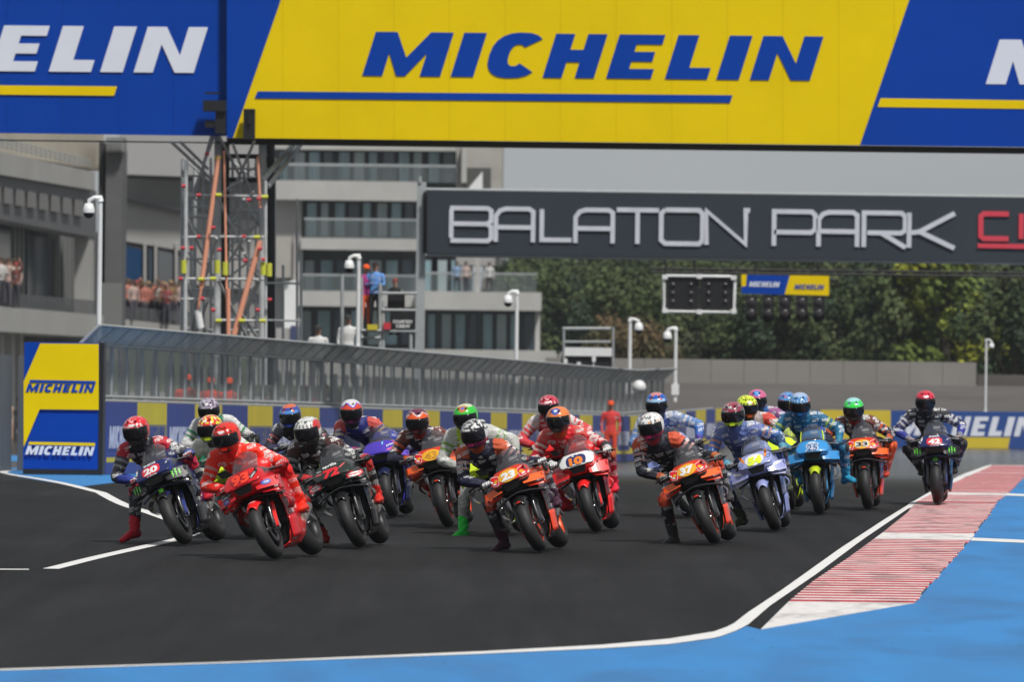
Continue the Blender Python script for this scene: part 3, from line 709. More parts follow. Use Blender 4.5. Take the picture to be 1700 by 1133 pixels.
for x0, y0, x1, y1, of in ((450, 302, 702, 331, 0), (499, 397, 700, 414, 0), (486, 485, 700, 508, .0), (690, 486, 899, 514, -.6), (455, 240, 757, 247, .3)):
    hb('balcony_slab', x0, y0, x1, y1, CONC2, 3.2, of)
hb('column', 766, 240, 775, 303, CONC2, 2, .4); hb('column', 789, 425, 796, 488, CONC2, .6, 0); hb('column', 888, 512, 897, 590, CONC2, .6, .2)
hb('column', 470, 466, 492, 545, WHITEM, 1.5, -.2)
hb('stair_block', 757, 240, 835, 320, CONC, .5, 1.3); hb('stair_void', 770, 278, 815, 318, mat('stair_dark', (.07, .07, .07), .8), .3, 1.2)
blt('stair_flight', [(776, 314), (801, 314), (801, 284)], WHITEM, .2, -1.0, ho, HD)
hb('terrace_block', 445, 393, 484, 461, CONC, 1.6, -.6); hb('terrace_block', 484, 398, 502, 600, CB, 1, .4)
hb('plinth_wall', 440, 545, 500, 620, CB, 2, -1.2); hb('plinth_wall', 488, 583, 936, 640, CONC2, 1.6, -1.0)
hb('blue_door', 483, 541, 498, 572, mat('blue_door', (.035, .045, .13), .6), .2, -1.3)
GW = [GLASST, GLASSD, GLASST, mat('curtain_glass', (.36, .44, .46), .15, 0, .3, .35, stretch=(3, 1, .4))]
rows = [(458, 757, 247, 303, 12), (457, 692, 332, 393, 10), (500, 690, 428, 483, 7), (700, 790, 428, 488, 4), (494, 690, 512, 574, 7), (706, 890, 518, 584, 8)]
panes = {}
for x0, x1, y0, y1, n in rows:
    wd = (x1 - x0) / n
    for i in range(n):
        xa = x0 + i * wd + 1.5; xb = xa + wd - (3 if i % 3 else 7)
        f = hb('window', xa, y0 + 1, xb, y1, FRAME, .15, 2.15)
        g = hb('pane', xa + 2, y0 + 4, xb - 2, y1 - 1, GW[(i * 7 + n) % 4], .06, 2.08); g.parent = f; g.matrix_parent_inverse = Matrix()
for x0, x1, y0, y1 in ((470, 757, 275, 303), (505, 692, 365, 398), (500, 690, 458, 486), (700, 892, 455, 487)):
    n = max(4, int((x1 - x0) / 45)); wd = (x1 - x0) / n
    for i in range(n): hb('railing_pane', x0 + i * wd + .6, y0, x0 + (i + 1) * wd - .6, y1, RAILG, .03, .1)
    hb('handrail', x0, y0 - 1.2, x1, y0, GREYM, .05, .1)
hb('umbrella', 800, 462, 816, 480, mat('terrace_furniture', (.20, .19, .18), .8), .5, 1.0)

# ------------------------------------------------------------------ pit building along the left
pb = thing('pit_building', 'grey pit building with dark windows and crowded balcony running along the left side', 'building', Vector((-24, 270, -1.75)))
PD0 = 255.0
bx = W(0, 500, 267).x
def pbp(px, py, off=0.0):
    """point on the facade plane (runs down the straight) seen at a pixel"""
    u, v = unroll(px, py); s = .088 * 1.0
    t = (bx + off - s * 267) / (u / F - s); return Vector((u * t / F, t, HC - v * t / F))
def pquad(name, L, m_, dep=.3, off=0.0, par=None):
    ps_ = [pbp(x, y, off) for x, y in L]; n = len(ps_); m = MB()
    m.add(ps_ + [p + Vector((-dep, 0, 0)) for p in ps_], [tuple(range(n)), tuple(range(n, 2 * n))[::-1]] + [(i, i + n, (i + 1) % n + n, (i + 1) % n) for i in range(n)])
    o = m.build(name, m_); P_(o, pb)
    if par: o.parent = par; o.matrix_parent_inverse = Matrix()
    return o
PBW = mat('pit_building_pale', (.33, .325, .315), .9, 0, .12, .25)
pquad('parapet', [(-40, 283), (158, 316), (158, 286), (-40, 243)], PBW, 3, 0)
pquad('roof_storey', [(-40, 246), (172, 284), (172, 150), (-40, 150)], mat('roof_cream', (.42, .38, .31), .9, 0, .1, .3), 3, -1.5)
pquad('dark_band', [(-40, 356), (160, 395), (160, 317), (-40, 283)], CONCD, 1, -.25)
for i in range(8):
    x0 = -9 + i * 19.5; f = lambda x, a, b, c: a + (b - a) * x / c
    yt = 309 + x0 * .17; pquad('louvre', [(x0, yt + 27), (x0 + 11, yt + 29), (x0 + 11, yt + 3), (x0, yt)], mat('louvre_grey', (.17, .165, .165), .7), .1, -.1)
pquad('wall', [(-40, 512), (176, 526), (176, 388), (-40, 350)], mat('facade_dark_grey', (.085, .09, .09), .7, 0, .2, .3, .0, stretch=(4, 4, .3)), .5, -2.0)
for x0, x1 in ((-22, 19), (44, 86)):
    ft = lambda x: 362 + x * .19; fb = lambda x: 498 + x * .09
    fr = pquad('window', [(x0, fb(x0)), (x1, fb(x1)), (x1, ft(x1)), (x0, ft(x0))], FRAME, .2, -1.85)
    pquad('pane', [(x0 + 2, fb(x0) - 3), (x1 - 2, fb(x1) - 3), (x1 - 2, ft(x1) + 3), (x0 + 2, ft(x0) + 3)], GLASSD, .1, -1.8, fr)
for x in (24, 31, 38, 92, 97, 104, 111, 118, 126, 133, 141):
    pquad('facade_slat', [(x, 500 + x * .09), (x + 3.2, 500 + x * .09), (x + 3.2, 364 + x * .19), (x, 364 + x * .19)], mat('slat_grey', (.16, .165, .16), .6), .15, -1.8)
pquad('column', [(148, 521), (156, 522), (156, 386), (148, 385)], PBW, .6, -.3)
pquad('balcony_slab', [(-40, 548), (172, 561), (172, 524), (-40, 505)], PBW, 3.4, 0)
for i in range(9):
    x0 = -18 + i * 19.5; pquad('railing_panel', [(x0, 509 + x0 * .09), (x0 + 18.6, 510.5 + x0 * .09), (x0 + 18.6, 487 + x0 * .09), (x0, 485 + x0 * .09)], mat('railing_gauze', (.10, .105, .11), .6, alpha=.55), .03, -.05)
m = MB()
for i in range(22):
    x = -20 + i * 8; a, b = pbp(x, 247 + x * .21), pbp(x, 228 + x * .24); m.tube([a, b], .02, 4)
for k in (0, 6, 12): m.tube([pbp(-40, 219.5 + k), pbp(150, 266 + k * .85)], .025, 4)
P_(m.build('roof_railing', GREYM), pb)
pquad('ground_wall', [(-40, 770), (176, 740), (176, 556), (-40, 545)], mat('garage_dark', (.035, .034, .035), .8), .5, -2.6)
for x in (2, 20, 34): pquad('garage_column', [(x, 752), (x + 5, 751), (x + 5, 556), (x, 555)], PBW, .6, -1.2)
# dark lift tower and the farther wing
dt = 297.0
lt = thing('lift_tower', 'dark grey lift tower between the two wings of the pit building', 'tower', Vector((W(183, 600, dt).x, dt, -1.75)))
def tb(name, x0, y0, x1, y1, m_, dep, d, root): return hb(name, x0, y0, x1, y1, m_, dep, 0, root, d)
tb('shaft', 172, 246, 203, 600, CONCD, 4, dt, lt); tb('shaft_edge', 160, 236, 172, 600, mat('shaft_shadow_side', (.03, .03, .032), .8), 4, dt + .3, lt); tb('cladding', 168, 470, 203, 600, mat('slat_grey'), .2, dt - .3, lt)  # edge strip has the shaft's shadow side put into a darker colour
tb('roof_unit', 176, 228, 206, 252, mat('roof_plant', (.2, .2, .19), .7, 0, .5, 2), 2, dt - .5, lt)
for x in range(178, 206, 4): tb('vent_fin', x, 230, x + 1.4, 248, GREYM, .1, dt - .7, lt)
d7 = 312.0
wg = thing('pit_building_wing', 'farther pale wing of the pit building with spectators on its balcony', 'building', Vector((W(260, 600, d7).x, d7, -1.75)))
def wb(name, L, m_, th, off): return blt(name, L, m_, th, off, wg, d7)
wb('roof_fascia', [(203, 291), (452, 300), (452, 200), (203, 190)], mat('fascia_pale', (.34, .335, .335), .9, 0, .08, .2), 1, 1.2)
wb('wall', [(203, 560), (452, 575), (452, 290), (203, 290)], mat('wing_grey', (.25, .245, .24), .9, 0, .1, .2), .6, -.4)
wb('soffit_strip', [(203, 297), (452, 306), (452, 299), (203, 290)], CONCD, .4, .9)
wb('pale_panel', [(205, 400), (310, 418), (310, 347), (205, 332)], PBW, .5, .2)
wb('pale_panel', [(310, 470), (452, 490), (452, 372), (310, 350)], PBW, .4, .1)
wb('dark_line', [(205, 334), (312, 357), (312, 353), (205, 328)], CONCD, .3, .75)
wb('window_band', [(203, 530), (300, 540), (300, 416), (203, 400)], CONCD, .2, .35)
for x0, x1, g in ((206, 239, mat('blue_glass', (.012, .05, .13), .15)), (246, 256, GLASSD), (262, 290, mat('pale_glass', (.12, .13, .14), .2))):
    o1 = wb('window', [(x0, 528), (x1, 531), (x1, 408 + (x1 - 203) * .12), (x0, 406 + (x0 - 203) * .12)], FRAME, .1, .57)
    o2 = wb('pane', [(x0 + 2, 526), (x1 - 2, 529), (x1 - 2, 411 + (x1 - 203) * .12), (x0 + 2, 409 + (x0 - 203) * .12)], g, .05, .68); o2.parent = o1; o2.matrix_parent_inverse = Matrix()
for x in (240, 258, 292): wb('pillar', [(x, 535), (x + 4.5, 535), (x + 4.5, 405), (x, 403)], PBW, .2, .7)
wb('balcony_slab', [(190, 560), (452, 600), (452, 558), (190, 528)], PBW, 1.6, 1.2)
for i in range(10): 
    x0 = 204 + i * 12; y0 = 531 + (x0 - 204) * .1; wb('railing_panel', [(x0, y0), (x0 + 11, y0 + 1), (x0 + 11, y0 - 22), (x0, y0 - 23)], mat('railing_gauze'), .03, 2.75)

# ------------------------------------------------------------------ hill and trees
def hillz(x, y): return -2 + max(0, y - 330) * .006 + 1.2 * math.sin(x * .011 + 1) * min(1, max(0, (y - 330) / 200)) + 1.5 * math.sin(x * .05) * min(1, max(0, (y - 330) / 100))
hm = MB(); P = [[(x, y, hillz(x, y) if y < 900 else hillz(x, 900) - (y - 900) * .03) for y in (325, 345, 365, 385, 410, 440, 480, 530, 600, 700, 800, 900, 1100)] for x in range(-400, 401, 20)]
hm.grid(P); tag(hm.build('hill', mat('hill_undergrowth', (.035, .05, .022), .95, 0, .5, .08, .5)), kind='structure')
def crown_mesh(name, seed, rx, rz, n, pal, leaf=.5):
    rnd = random.Random(seed); V = []; Fs = []; cols = []
    cl = []
    for i in range(26):
        a = rnd.uniform(0, 6.28); e = rnd.uniform(-.9, 1.4); rr = rnd.uniform(.35, .95)
        cl.append((Vector((math.cos(a) * math.cos(e) * rx * rr, math.sin(a) * math.cos(e) * rx * rr, math.sin(e) * rz * rr)), rnd.uniform(.22, .42) * rx, rnd.choice(pal)))
    for i in range(n):
        c, r, col = cl[rnd.randrange(len(cl))]
        d = Vector((rnd.gauss(0, 1), rnd.gauss(0, 1), rnd.gauss(0, 1))).normalized() * r * (rnd.random() ** .4)
        p = c + d; nn = (d.normalized() + Vector((rnd.gauss(0, .5), rnd.gauss(0, .5), rnd.gauss(.4, .5)))).normalized()
        u = nn.orthogonal().normalized(); v = nn.cross(u); s = leaf * rnd.uniform(.5, 1.2); k = rnd.uniform(.75, 1.2)
        o = len(V); V += [p + u * s, p + v * s * .6, p - u * s, p - v * s * .6]; Fs.append((o, o + 1, o + 2, o + 3)); cols += [[min(1, q * k) for q in col]] * 4
    me = bpy.data.meshes.new(name); me.from_pydata(V, [], Fs); me.materials.append(LEAF)
    ca = me.color_attributes.new('Col', 'FLOAT_COLOR', 'POINT'); ca.data.foreach_set('color', np.concatenate([np.array(cols), np.ones((len(cols), 1))], 1).ravel())
    return me
LEAF = mat('leaves', rough=.7, attr=True, spec=.2)
PG = [(.040, .062, .025), (.058, .080, .028), (.030, .050, .026), (.068, .086, .034)]
PO = [(.06, .072, .036), (.05, .062, .032), (.072, .08, .042)]
PY = [(.34, .36, .04), (.19, .23, .035), (.11, .15, .03)]
PB = [(.11, .085, .04), (.08, .075, .035), (.13, .09, .045)]
CM = {'dark': [crown_mesh('crown', 10 + i, 5.2, 5.2 + i * .4, 5200, PG, .30) for i in range(4)], 'olive': [crown_mesh('crown', 30 + i, 4.2, 3.8, 3600, PO, .26) for i in range(2)], 'yellow': [crown_mesh('crown', 50 + i, 3.4, 5.8, 4200, PY, .26) for i in range(2)], 'brown': [crown_mesh('crown', 60, 3.4, 3.4, 3000, PB, .26)]}
BARK = mat('bark', (.06, .045, .035), .95, 0, .3, 4, .4)
tm = MB(); tm.tube([(0, 0, -2), (.1, 0, 2), (-.1, .1, 5.5), (.2, 0, 9)], [.35, .28, .2, .08], 7)
for a, b in (((0, 0, 3.5), (2.2, .6, 6.5)), ((0, 0, 4), (-2, -.8, 7)), ((-.1, .1, 5), (.8, 1.8, 8))): tm.tube([a, tuple((a[i] + b[i]) / 2 + (.3 if i == 2 else 0) for i in range(3)), b], [.16, .11, .05], 5)
TRUNK = tm.mesh('trunk', BARK)
lab = {'dark': 'dark green tree in the mass of woodland on the hill', 'olive': 'low grey-green bushy tree at the foot of the wood', 'yellow': 'tall yellow-green poplar-like tree standing out of the dark wood at right', 'brown': 'small tree with browning leaves above the concrete wall'}
def tree(kind, x, y, base, s, idx=None, label=None, sz=1):
    r = thing('tree', label or lab[kind], 'tree', (x, y, base), None if label else {'dark': 'dark woodland trees', 'olive': 'grey-green bushy trees', 'yellow': 'yellow-green trees', 'brown': 'browning trees'}[kind], (0, 0, random.uniform(0, 6.28)))
    r.scale = (s, s, s * sz); c = link('crown', random.choice(CM[kind]) if idx is None else CM[kind][idx], r); c.location.z = 7.2 if kind != 'yellow' else 6.5; link('trunk', TRUNK, r)
rt = random.Random(5)
for row, (d_, n_) in enumerate(((352, 15), (380, 16), (410, 17), (445, 18), (490, 19), (540, 18))):
    for i in range(n_):
        p0_ = 1000 if d_ < 420 else 860
        px = p0_ + (i + rt.uniform(.1, .9)) / n_ * (1810 - p0_); x = (px - 850) * d_ / F
        sc_ = rt.uniform(.7, 1.0) * (.62 if row < 2 else 1) * (1 if row < 5 else 1.15)
        kind = 'olive' if row < 2 and rt.random() < .55 and px < 1420 else ('brown' if row == 0 and 980 < px < 1100 else 'dark')
        tree(kind, x, d_ + rt.uniform(-8, 8), hillz(x, d_) - 1.5, rt.uniform(.8, 1.0) * (((540 - 352) / F * d_ + 2.4 + .6) / 14.2 if kind != 'olive' else .5))
def at(px, d): return (px - 850) * d / F
tree('yellow', at(1572, 338), 338, -1.2, .78, 0, 'tall yellow-green tree standing out of the dark wood at right', .95)
tree('yellow', at(1634, 342), 342, -2.4, .52, 1, 'smaller yellow-green tree right of the tall one')
tree('dark', at(1520, 340), 340, -2.4, .72, 0, 'rounded mid-green tree directly left of the tall yellow-green one')
tree('yellow', at(1440, 336), 336, -3.4, .42, 1, 'low yellow-green bush above the long concrete wall', .7)
tree('dark', at(1680, 332), 332, -2.6, .6, 2, 'green tree at the right edge of the picture behind the thin pole')
tree('brown', at(1015, 330), 330, -2.4, .5, 0, 'brown-leaved small tree behind the timing stand')
tree('brown', at(1075, 333), 333, -2.8, .5, 0, 'brown-leaved small tree between the two right-hand CCTV poles')
# ------------------------------------------------------------------ people: one continuous surface from overlapping volumes
def V3(*a): return Vector(a)
def loft(m, pts, rad, lat, seg=14):
    """closed tube; rad = (lateral, depth) per point; lat = lateral axis"""
    pts = [Vector(p) for p in pts]; n = len(pts)
    # rounded ends
    t0 = (pts[0] - pts[1]).normalized(); t1 = (pts[-1] - pts[-2]).normalized()
    P = [pts[0] + t0 * min(rad[0]) * .75, pts[0] + t0 * min(rad[0]) * .5] + pts + [pts[-1] + t1 * min(rad[-1]) * .5, pts[-1] + t1 * min(rad[-1]) * .75]
    Q = [(rad[0][0] * .3, rad[0][1] * .3), (rad[0][0] * .8, rad[0][1] * .8)] + list(rad) + [(rad[-1][0] * .8, rad[-1][1] * .8), (rad[-1][0] * .3, rad[-1][1] * .3)]
    vs = []
    for i, p in enumerate(P):
        t = (P[min(i + 1, len(P) - 1)] - P[max(i - 1, 0)]).normalized()
        a = (Vector(lat) - t * Vector(lat).dot(t))
        if a.length < .05: a = t.orthogonal()
        a.normalize(); b = t.cross(a)
        vs += [p + a * (Q[i][0] * math.cos(2 * math.pi * k / seg)) + b * (Q[i][1] * math.sin(2 * math.pi * k / seg)) for k in range(seg)]
    fs = [(i * seg + k, i * seg + (k + 1) % seg, (i + 1) * seg + (k + 1) % seg, (i + 1) * seg + k) for i in range(len(P) - 1) for k in range(seg)]
    fs += [tuple(range(seg))[::-1], tuple(range((len(P) - 1) * seg, len(P) * seg))]
    m.add(vs, fs, 0, True)
def ik(a, b, l1, l2, pole):
    a, b = Vector(a), Vector(b); d = b - a; L = min(d.length, (l1 + l2) * .995)
    dn = d.normalized(); x = (l1 * l1 - l2 * l2 + L * L) / (2 * L); h = math.sqrt(max(0, l1 * l1 - x * x))
    p = Vector(pole); p = p - dn * p.dot(dn); p.normalize()
    return a + dn * x + p * h, a + dn * L
def fuse(m, vox, smooth=4):
    me = m.mesh('body', LEATHER); o = bpy.data.objects.new('tmp', me); C.objects.link(o)
    r = o.modifiers.new('r', 'REMESH'); r.mode = 'VOXEL'; r.voxel_size = vox; r.use_smooth_shade = True
    s = o.modifiers.new('s', 'SMOOTH'); s.factor = .5; s.iterations = smooth
    dg = bpy.context.evaluated_depsgraph_get(); dg.update(); nm = bpy.data.meshes.new_from_object(o.evaluated_get(dg))
    bpy.data.objects.remove(o); bpy.data.meshes.remove(me)
    nm.materials.clear(); nm.materials.append(LEATHER); nm.name = 'body'
    if vox > .02: pass
    nm.polygons.foreach_set('use_smooth', [True] * len(nm.polygons)); return nm
LEATHER = mat('race_leather', rough=.5, attr=True, bump=.8, scale=13, spec=.28)
def print_marks(m, cell, stretch, tone=.72):
    """small sponsor-like print: blocks of fine broken strokes, only where the colour's alpha asks for it"""
    n = m.node_tree; p = n.nodes['Principled BSDF']; src = p.inputs['Base Color'].links[0].from_socket
    at_ = n.nodes.new('ShaderNodeAttribute'); at_.attribute_name = 'Col'; tc = n.nodes.new('ShaderNodeTexCoord')
    mp = n.nodes.new('ShaderNodeMapping'); mp.inputs['Scale'].default_value = stretch; n.links.new(tc.outputs['Object'], mp.inputs[0])
    vo = n.nodes.new('ShaderNodeTexVoronoi'); vo.distance = 'CHEBYCHEV'; vo.inputs['Scale'].default_value = cell; vo.inputs['Randomness'].default_value = .55; n.links.new(mp.outputs[0], vo.inputs['Vector'])
    a = n.nodes.new('ShaderNodeMath'); a.operation = 'LESS_THAN'; a.inputs[1].default_value = .38; n.links.new(vo.outputs['Distance'], a.inputs[0])
    sp = n.nodes.new('ShaderNodeSeparateColor'); n.links.new(vo.outputs['Color'], sp.inputs[0])
    b = n.nodes.new('ShaderNodeMath'); b.operation = 'GREATER_THAN'; b.inputs[1].default_value = .38; n.links.new(sp.outputs[0], b.inputs[0])
    nz = n.nodes.new('ShaderNodeTexNoise'); nz.inputs['Scale'].default_value = cell * 9; nz.inputs['Detail'].default_value = 1; n.links.new(mp.outputs[0], nz.inputs['Vector'])
    c = n.nodes.new('ShaderNodeMath'); c.operation = 'GREATER_THAN'; c.inputs[1].default_value = .47; n.links.new(nz.outputs[0], c.inputs[0])
    q = a
    for o_ in (b, c):
        mm = n.nodes.new('ShaderNodeMath'); mm.operation = 'MULTIPLY'; n.links.new(q.outputs[0], mm.inputs[0]); n.links.new(o_.outputs[0], mm.inputs[1]); q = mm
    mm = n.nodes.new('ShaderNodeMath'); mm.operation = 'MULTIPLY'; n.links.new(q.outputs[0], mm.inputs[0]); n.links.new(at_.outputs['Alpha'], mm.inputs[1])
    mx_ = n.nodes.new('ShaderNodeMix'); mx_.data_type = 'RGBA'; mx_.inputs[7].default_value = (tone, tone, tone * .98, 1)
    n.links.new(mm.outputs[0], mx_.inputs[0]); n.links.new(src, mx_.inputs[6]); n.links.new(mx_.outputs[2], p.inputs['Base Color'])
print_marks(LEATHER, 8.5, (1, 1, 2.3), .75)
CLOTH = mat('cloth', rough=.85, attr=True, bump=.2, scale=30)
PAINT = mat('gloss_paint', rough=.30, attr=True, coat=.35, bump=.03, scale=60, spec=.3)
print_marks(PAINT, 8.0, (1, .8, 2.4), .6)
RUBBER = mat('slick_rubber', (.014, .014, .015), .62, 0, .2, 14, .12)
CARBON = mat('carbon', (.015, .015, .017), .3, 0, .2, 40, .05, coat=.4)
ALU = mat('machined_metal', (.42, .42, .43), .3, .9, .1, 20)
TI = mat('titanium', (.30, .27, .25), .32, .9, .2, 12)
GOLD = mat('gold_fork', (.35, .22, .06), .3, .8)
SCREEN = mat('smoked_screen', (.07, .07, .08), .06, 0, alpha=.34, spec=.9, coat=.5)
VISOR = mat('dark_visor', (.008, .008, .010), .12, 0, spec=.4)
def crease(me):
    """stretched folds in the leather"""
    n = len(me.vertices); co = np.empty(n * 3); me.vertices.foreach_get('co', co); co = co.reshape(-1, 3)
    no = np.empty(n * 3); me.vertex_normals.foreach_get('vector', no); no = no.reshape(-1, 3); x, y, z = co.T
    w_ = np.sin(z * 95 + np.sin(x * 31 + y * 17) * 2.2) * np.clip(np.sin(x * 9 + 2) * np.sin(y * 11 + 1) + .4, 0, 1) + .6 * np.sin(x * 70 + np.sin(z * 24) * 2.5 + y * 40) * np.clip(np.sin(z * 13) , 0, 1)
    co = co + no * (w_ * .0042)[:, None]; me.vertices.foreach_set('co', co.ravel()); me.update()
def bones_nearest(co, bones):
    best = np.full(len(co), 1e9); bid = np.zeros(len(co), int); bt = np.zeros(len(co))
    for i, (a, b, r) in enumerate(bones):
        a, b = np.array(a), np.array(b); d = b - a; L2 = (d * d).sum()
        t = np.clip(((co - a) @ d) / L2, 0, 1); q = np.linalg.norm(co - (a + t[:, None] * d), axis=1) - r
        k = q < best; best[k] = q[k]; bid[k] = i; bt[k] = t[k]
    return bid, bt
def hash01(*a):
    h = 0
    for i, v in enumerate(a): h = h + np.floor(v) * (12.9898 + 65.233 * i)
    return np.modf(np.abs(np.sin(h) * 43758.5453))[0]

def kn_all(bid, t): return (np.isin(bid, (7, 8)) & (t < .24)) | (np.isin(bid, (5, 6)) & (t > .84))
def suit_paint(co, bones, c, sd):
    """c: colours by region. bones: 0 torso,1/2 upper arm L/R,3/4 forearm,5/6 thigh,7/8 shin,9/10 boot, 11 neck, 12 shoulders"""
    bid, t = bones_nearest(co, bones); n = len(co); out = np.zeros((n, 3))
    keys = ['torso', 'uarm', 'uarm', 'farm', 'farm', 'thigh', 'thigh', 'shin', 'shin', 'boot', 'boot', 'collar', 'shoulder']
    for i, k in enumerate(keys): out[bid == i] = c[k]
    T_ = np.array(c['torso']); z = co[:, 2]; y = co[:, 1]; x = co[:, 0]
    sh = np.isin(bid, (1, 2)) & (t < .28); out[sh] = c['shoulder']
    bands = np.isin(bid, (1, 2)) & ((((t > .36) & (t < .46)) | ((t > .58) & (t < .66))) if not c.get('big') else (t > .34)); out[bands] = c['band']
    cuff = np.isin(bid, (3, 4)) & (t > .72); out[cuff] = c['cuff']
    el = np.isin(bid, (3, 4)) & (t < .18); out[el] = c['band2']
    kn = np.isin(bid, (7, 8)) & (t < .24); out[kn] = c['knee']
    kn = np.isin(bid, (5, 6)) & (t > .84); out[kn] = c['knee']
    # sponsor marks: small irregular cells of lighter print on sleeves, chest, thighs
    h = hash01(x * 15 + sd, y * 14, z * 38)
    area = np.isin(bid, (0, 1, 2, 12)); k = area & (h > .93); pass
    h2 = hash01(x * 23 + sd * 3, y * 19, z * 30 + 7)
    k = np.isin(bid, (3, 4, 5, 6, 7, 8)) & (h2 > .97); out[k] = c['mark2']
    al = np.zeros((n, 1)); al[np.isin(bid, (0, 1, 2, 12))] = .95; al[np.isin(bid, (3, 4, 5, 6))] = .8; al[np.isin(bid, (7, 8))] = .5
    al[kn_all(bid, t)] = 0
    return np.concatenate([out, al], 1)
FING = []
def glove_mesh(side, grip, col, col2):
    """palm and five curled fingers round a grip running along x"""
    m = MB(); gx, gy, gz_ = grip
    loft(m, [V3(gx, gy + .085, gz_ + .012), V3(gx, gy + .05, gz_ + .024), V3(gx, gy + .012, gz_ + .033)], [(.034, .024), (.043, .020), (.043, .015)], (1, 0, 0), 10)
    for i, (dx, L) in enumerate(((-.033, .92), (-.011, 1.05), (.011, 1.0), (.033, .85))):
        X = gx + dx * side; 
        if i < 2: path = [V3(X, gy + .012, gz_ + .036), V3(X, gy - .030 * L, gz_ + .032), V3(X, gy - .062 * L, gz_ + .012), V3(X, gy - .066 * L, gz_ - .010)]
        else: path = [V3(X, gy + .010, gz_ + .035), V3(X, gy - .030 * L, gz_ + .022), V3(X, gy - .034 * L, gz_ - .012), V3(X, gy - .004, gz_ - .028)]
        m.tube(path, [.0125, .0125, .011, .009], 7)
    X = gx - side * .052
    m.tube([V3(X + side * .012, gy + .045, gz_ + .008), V3(X, gy + .02, gz_ - .018), V3(X + side * .008, gy - .012, gz_ - .030)], [.015, .0135, .010], 7)
    a = np.array(col); b = np.array(col2)
    def f(co): 
        o = np.tile(a, (len(co), 1)); k = (co[:, 2] > gz_ + .036); o[k] = b; return o
    return m.mesh('glove', LEATHER, f)

# ---- helmet
def helmet(parent, c, fwd, up, paintfn, visor_m, name='helmet'):
    fwd = Vector(fwd).normalized(); up = (Vector(up) - fwd * Vector(up).dot(fwd)).normalized(); lat = fwd.cross(up)
    M = Matrix((lat, fwd, up)).transposed().to_4x4(); M.translation = Vector(c)
    def rad(az, el):
        ca, sa, ce, se = math.cos(az), math.sin(az), math.cos(el), math.sin(el)
        x, y, z = ce * sa, ce * ca, se
        a = .132; b = .158 if y > 0 else .168; h = .150 if z > 0 else .165
        r = 1 / ((abs(x / a) ** 2.2 + abs(y / b) ** 2.2 + abs(z / h) ** 2.3) ** (1 / 2.25))
        if z < 0 and y > 0: r *= 1 + .05 * (-z) * y * 2
        return Vector((x * r, y * r, z * r))
    m = MB(); NA, NE = 64, 42; P = []
    for i in range(NE + 1):
        el = R(-58) + (R(90) - R(-58)) * i / NE
        P.append([rad(2 * math.pi * j / NA, min(el, R(89.5))) for j in range(NA)])
    m.grid(P, closed=True)
    o = len(P) * 0
    m.add(P[0], [tuple(range(NA))]); m.add(P[-1], [tuple(range(NA))])
    # rear spoiler and top vents
    m.grid([[(x * (.075 - .01 * k), -.135 - .035 * k, .085 - .012 * k + .03 * (1 - x * x)) for x in np.linspace(-1, 1, 7)] for k in range(4)], th=.012)
    for sx in (-1, 1): m.box((sx * .045, .10, .128), (.022, .05, .012))
    m.box((0, .163, -.098), (.06, .02, .018))
    def f(co):
        n = co / (np.linalg.norm(co, axis=1, keepdims=True) + 1e-9); az = np.degrees(np.arctan2(n[:, 0], n[:, 1])); el = np.degrees(np.arcsin(np.clip(n[:, 2], -1, 1)))
        o = paintfn(az, el, n)
        rim = (el < -52); o[rim] = (.02, .02, .02)
        return o
    h = m.build(name, PAINT, parent, f); h.matrix_local = M
    v = MB(); P = []
    for i in range(9):
        el = R(-24) + R(44) * i / 8
        P.append([rad(R(-74) + R(148) * j / 20, el) * 1.035 + Vector((0, 0, 0)) for j in range(21)])
    v.grid(P, th=.006); vo = v.build('visor', visor_m, h)
    for sx in (-1, 1):
        q = MB(); q.lathe([(-.004, .0), (-.004, .017), (.006, .015), (.006, 0)], 'X', 12, (sx * .131, .03, .0)); q.build('visor_pivot', CARBON, h)
    q = MB(); q.grid([[rad(R(a), R(e)) * 1.045 for a in np.linspace(-26, 26, 7)] for e in (-50, -44, -37)], th=.006); q.build('breath_vent', CARBON, h)
    return h
def hp_plain(base, top=None, chin=None, acc=None, mode='plain', acc2=None, sd=1):
    base = np.array(base); top = np.array(top if top is not None else base); chin = np.array(chin if chin is not None else base); acc = np.array(acc if acc is not None else base)
    acc2 = np.array(acc2 if acc2 is not None else acc)
    def f(az, el, n):
        o = np.tile(base, (len(az), 1)).astype(float)
        o[el > 52] = top; o[el < -24] = chin
        u = np.abs(az)
        if mode == 'stripes':       # fine dark rays over a white shell, red/green on one side
            k = (el > 12) & (np.mod(az + el * .25, 17) < 3.2); o[k] = acc; k = (n[:, 0] < -.66) & (el > 5); o[k] = acc2
        elif mode == 'cells':
            h = hash01(az / 13 + el * .03 + sd, el / 9); o[(h > .48) & (el > 12)] = acc
            h = hash01(az / 7, el / 6); o[(h > .9) & (el > 12)] = acc2
        elif mode == 'disc':        # round emblem on the forehead
            d = np.sqrt((az * np.cos(np.radians(el))) ** 2 + (el - 48) ** 2); o[d < 19] = acc; o[d < 8] = acc2
        elif mode == 'brow':
            o[(el > 20) & (el < 34) & (u < 60)] = acc; o[(el > 60)] = acc2; o[(np.abs(u - 38 + el * .3) < 6) & (el > 30)] = acc2
        elif mode == 'flames':
            s = np.sin(np.radians(az * 5)) * 9 + 40; o[(el > s)] = acc; o[(np.abs(el - s) < 4)] = acc2
        elif mode == 'marks':
            o[(u < 16) & (el > 24) & (el < 34)] = (.75, .75, .75)
            h = hash01(az / 9 + sd, el / 7); o[(h > .86) & (el > 20)] = acc; o[(h < .08) & (el > 20)] = acc2
        return o
    return f

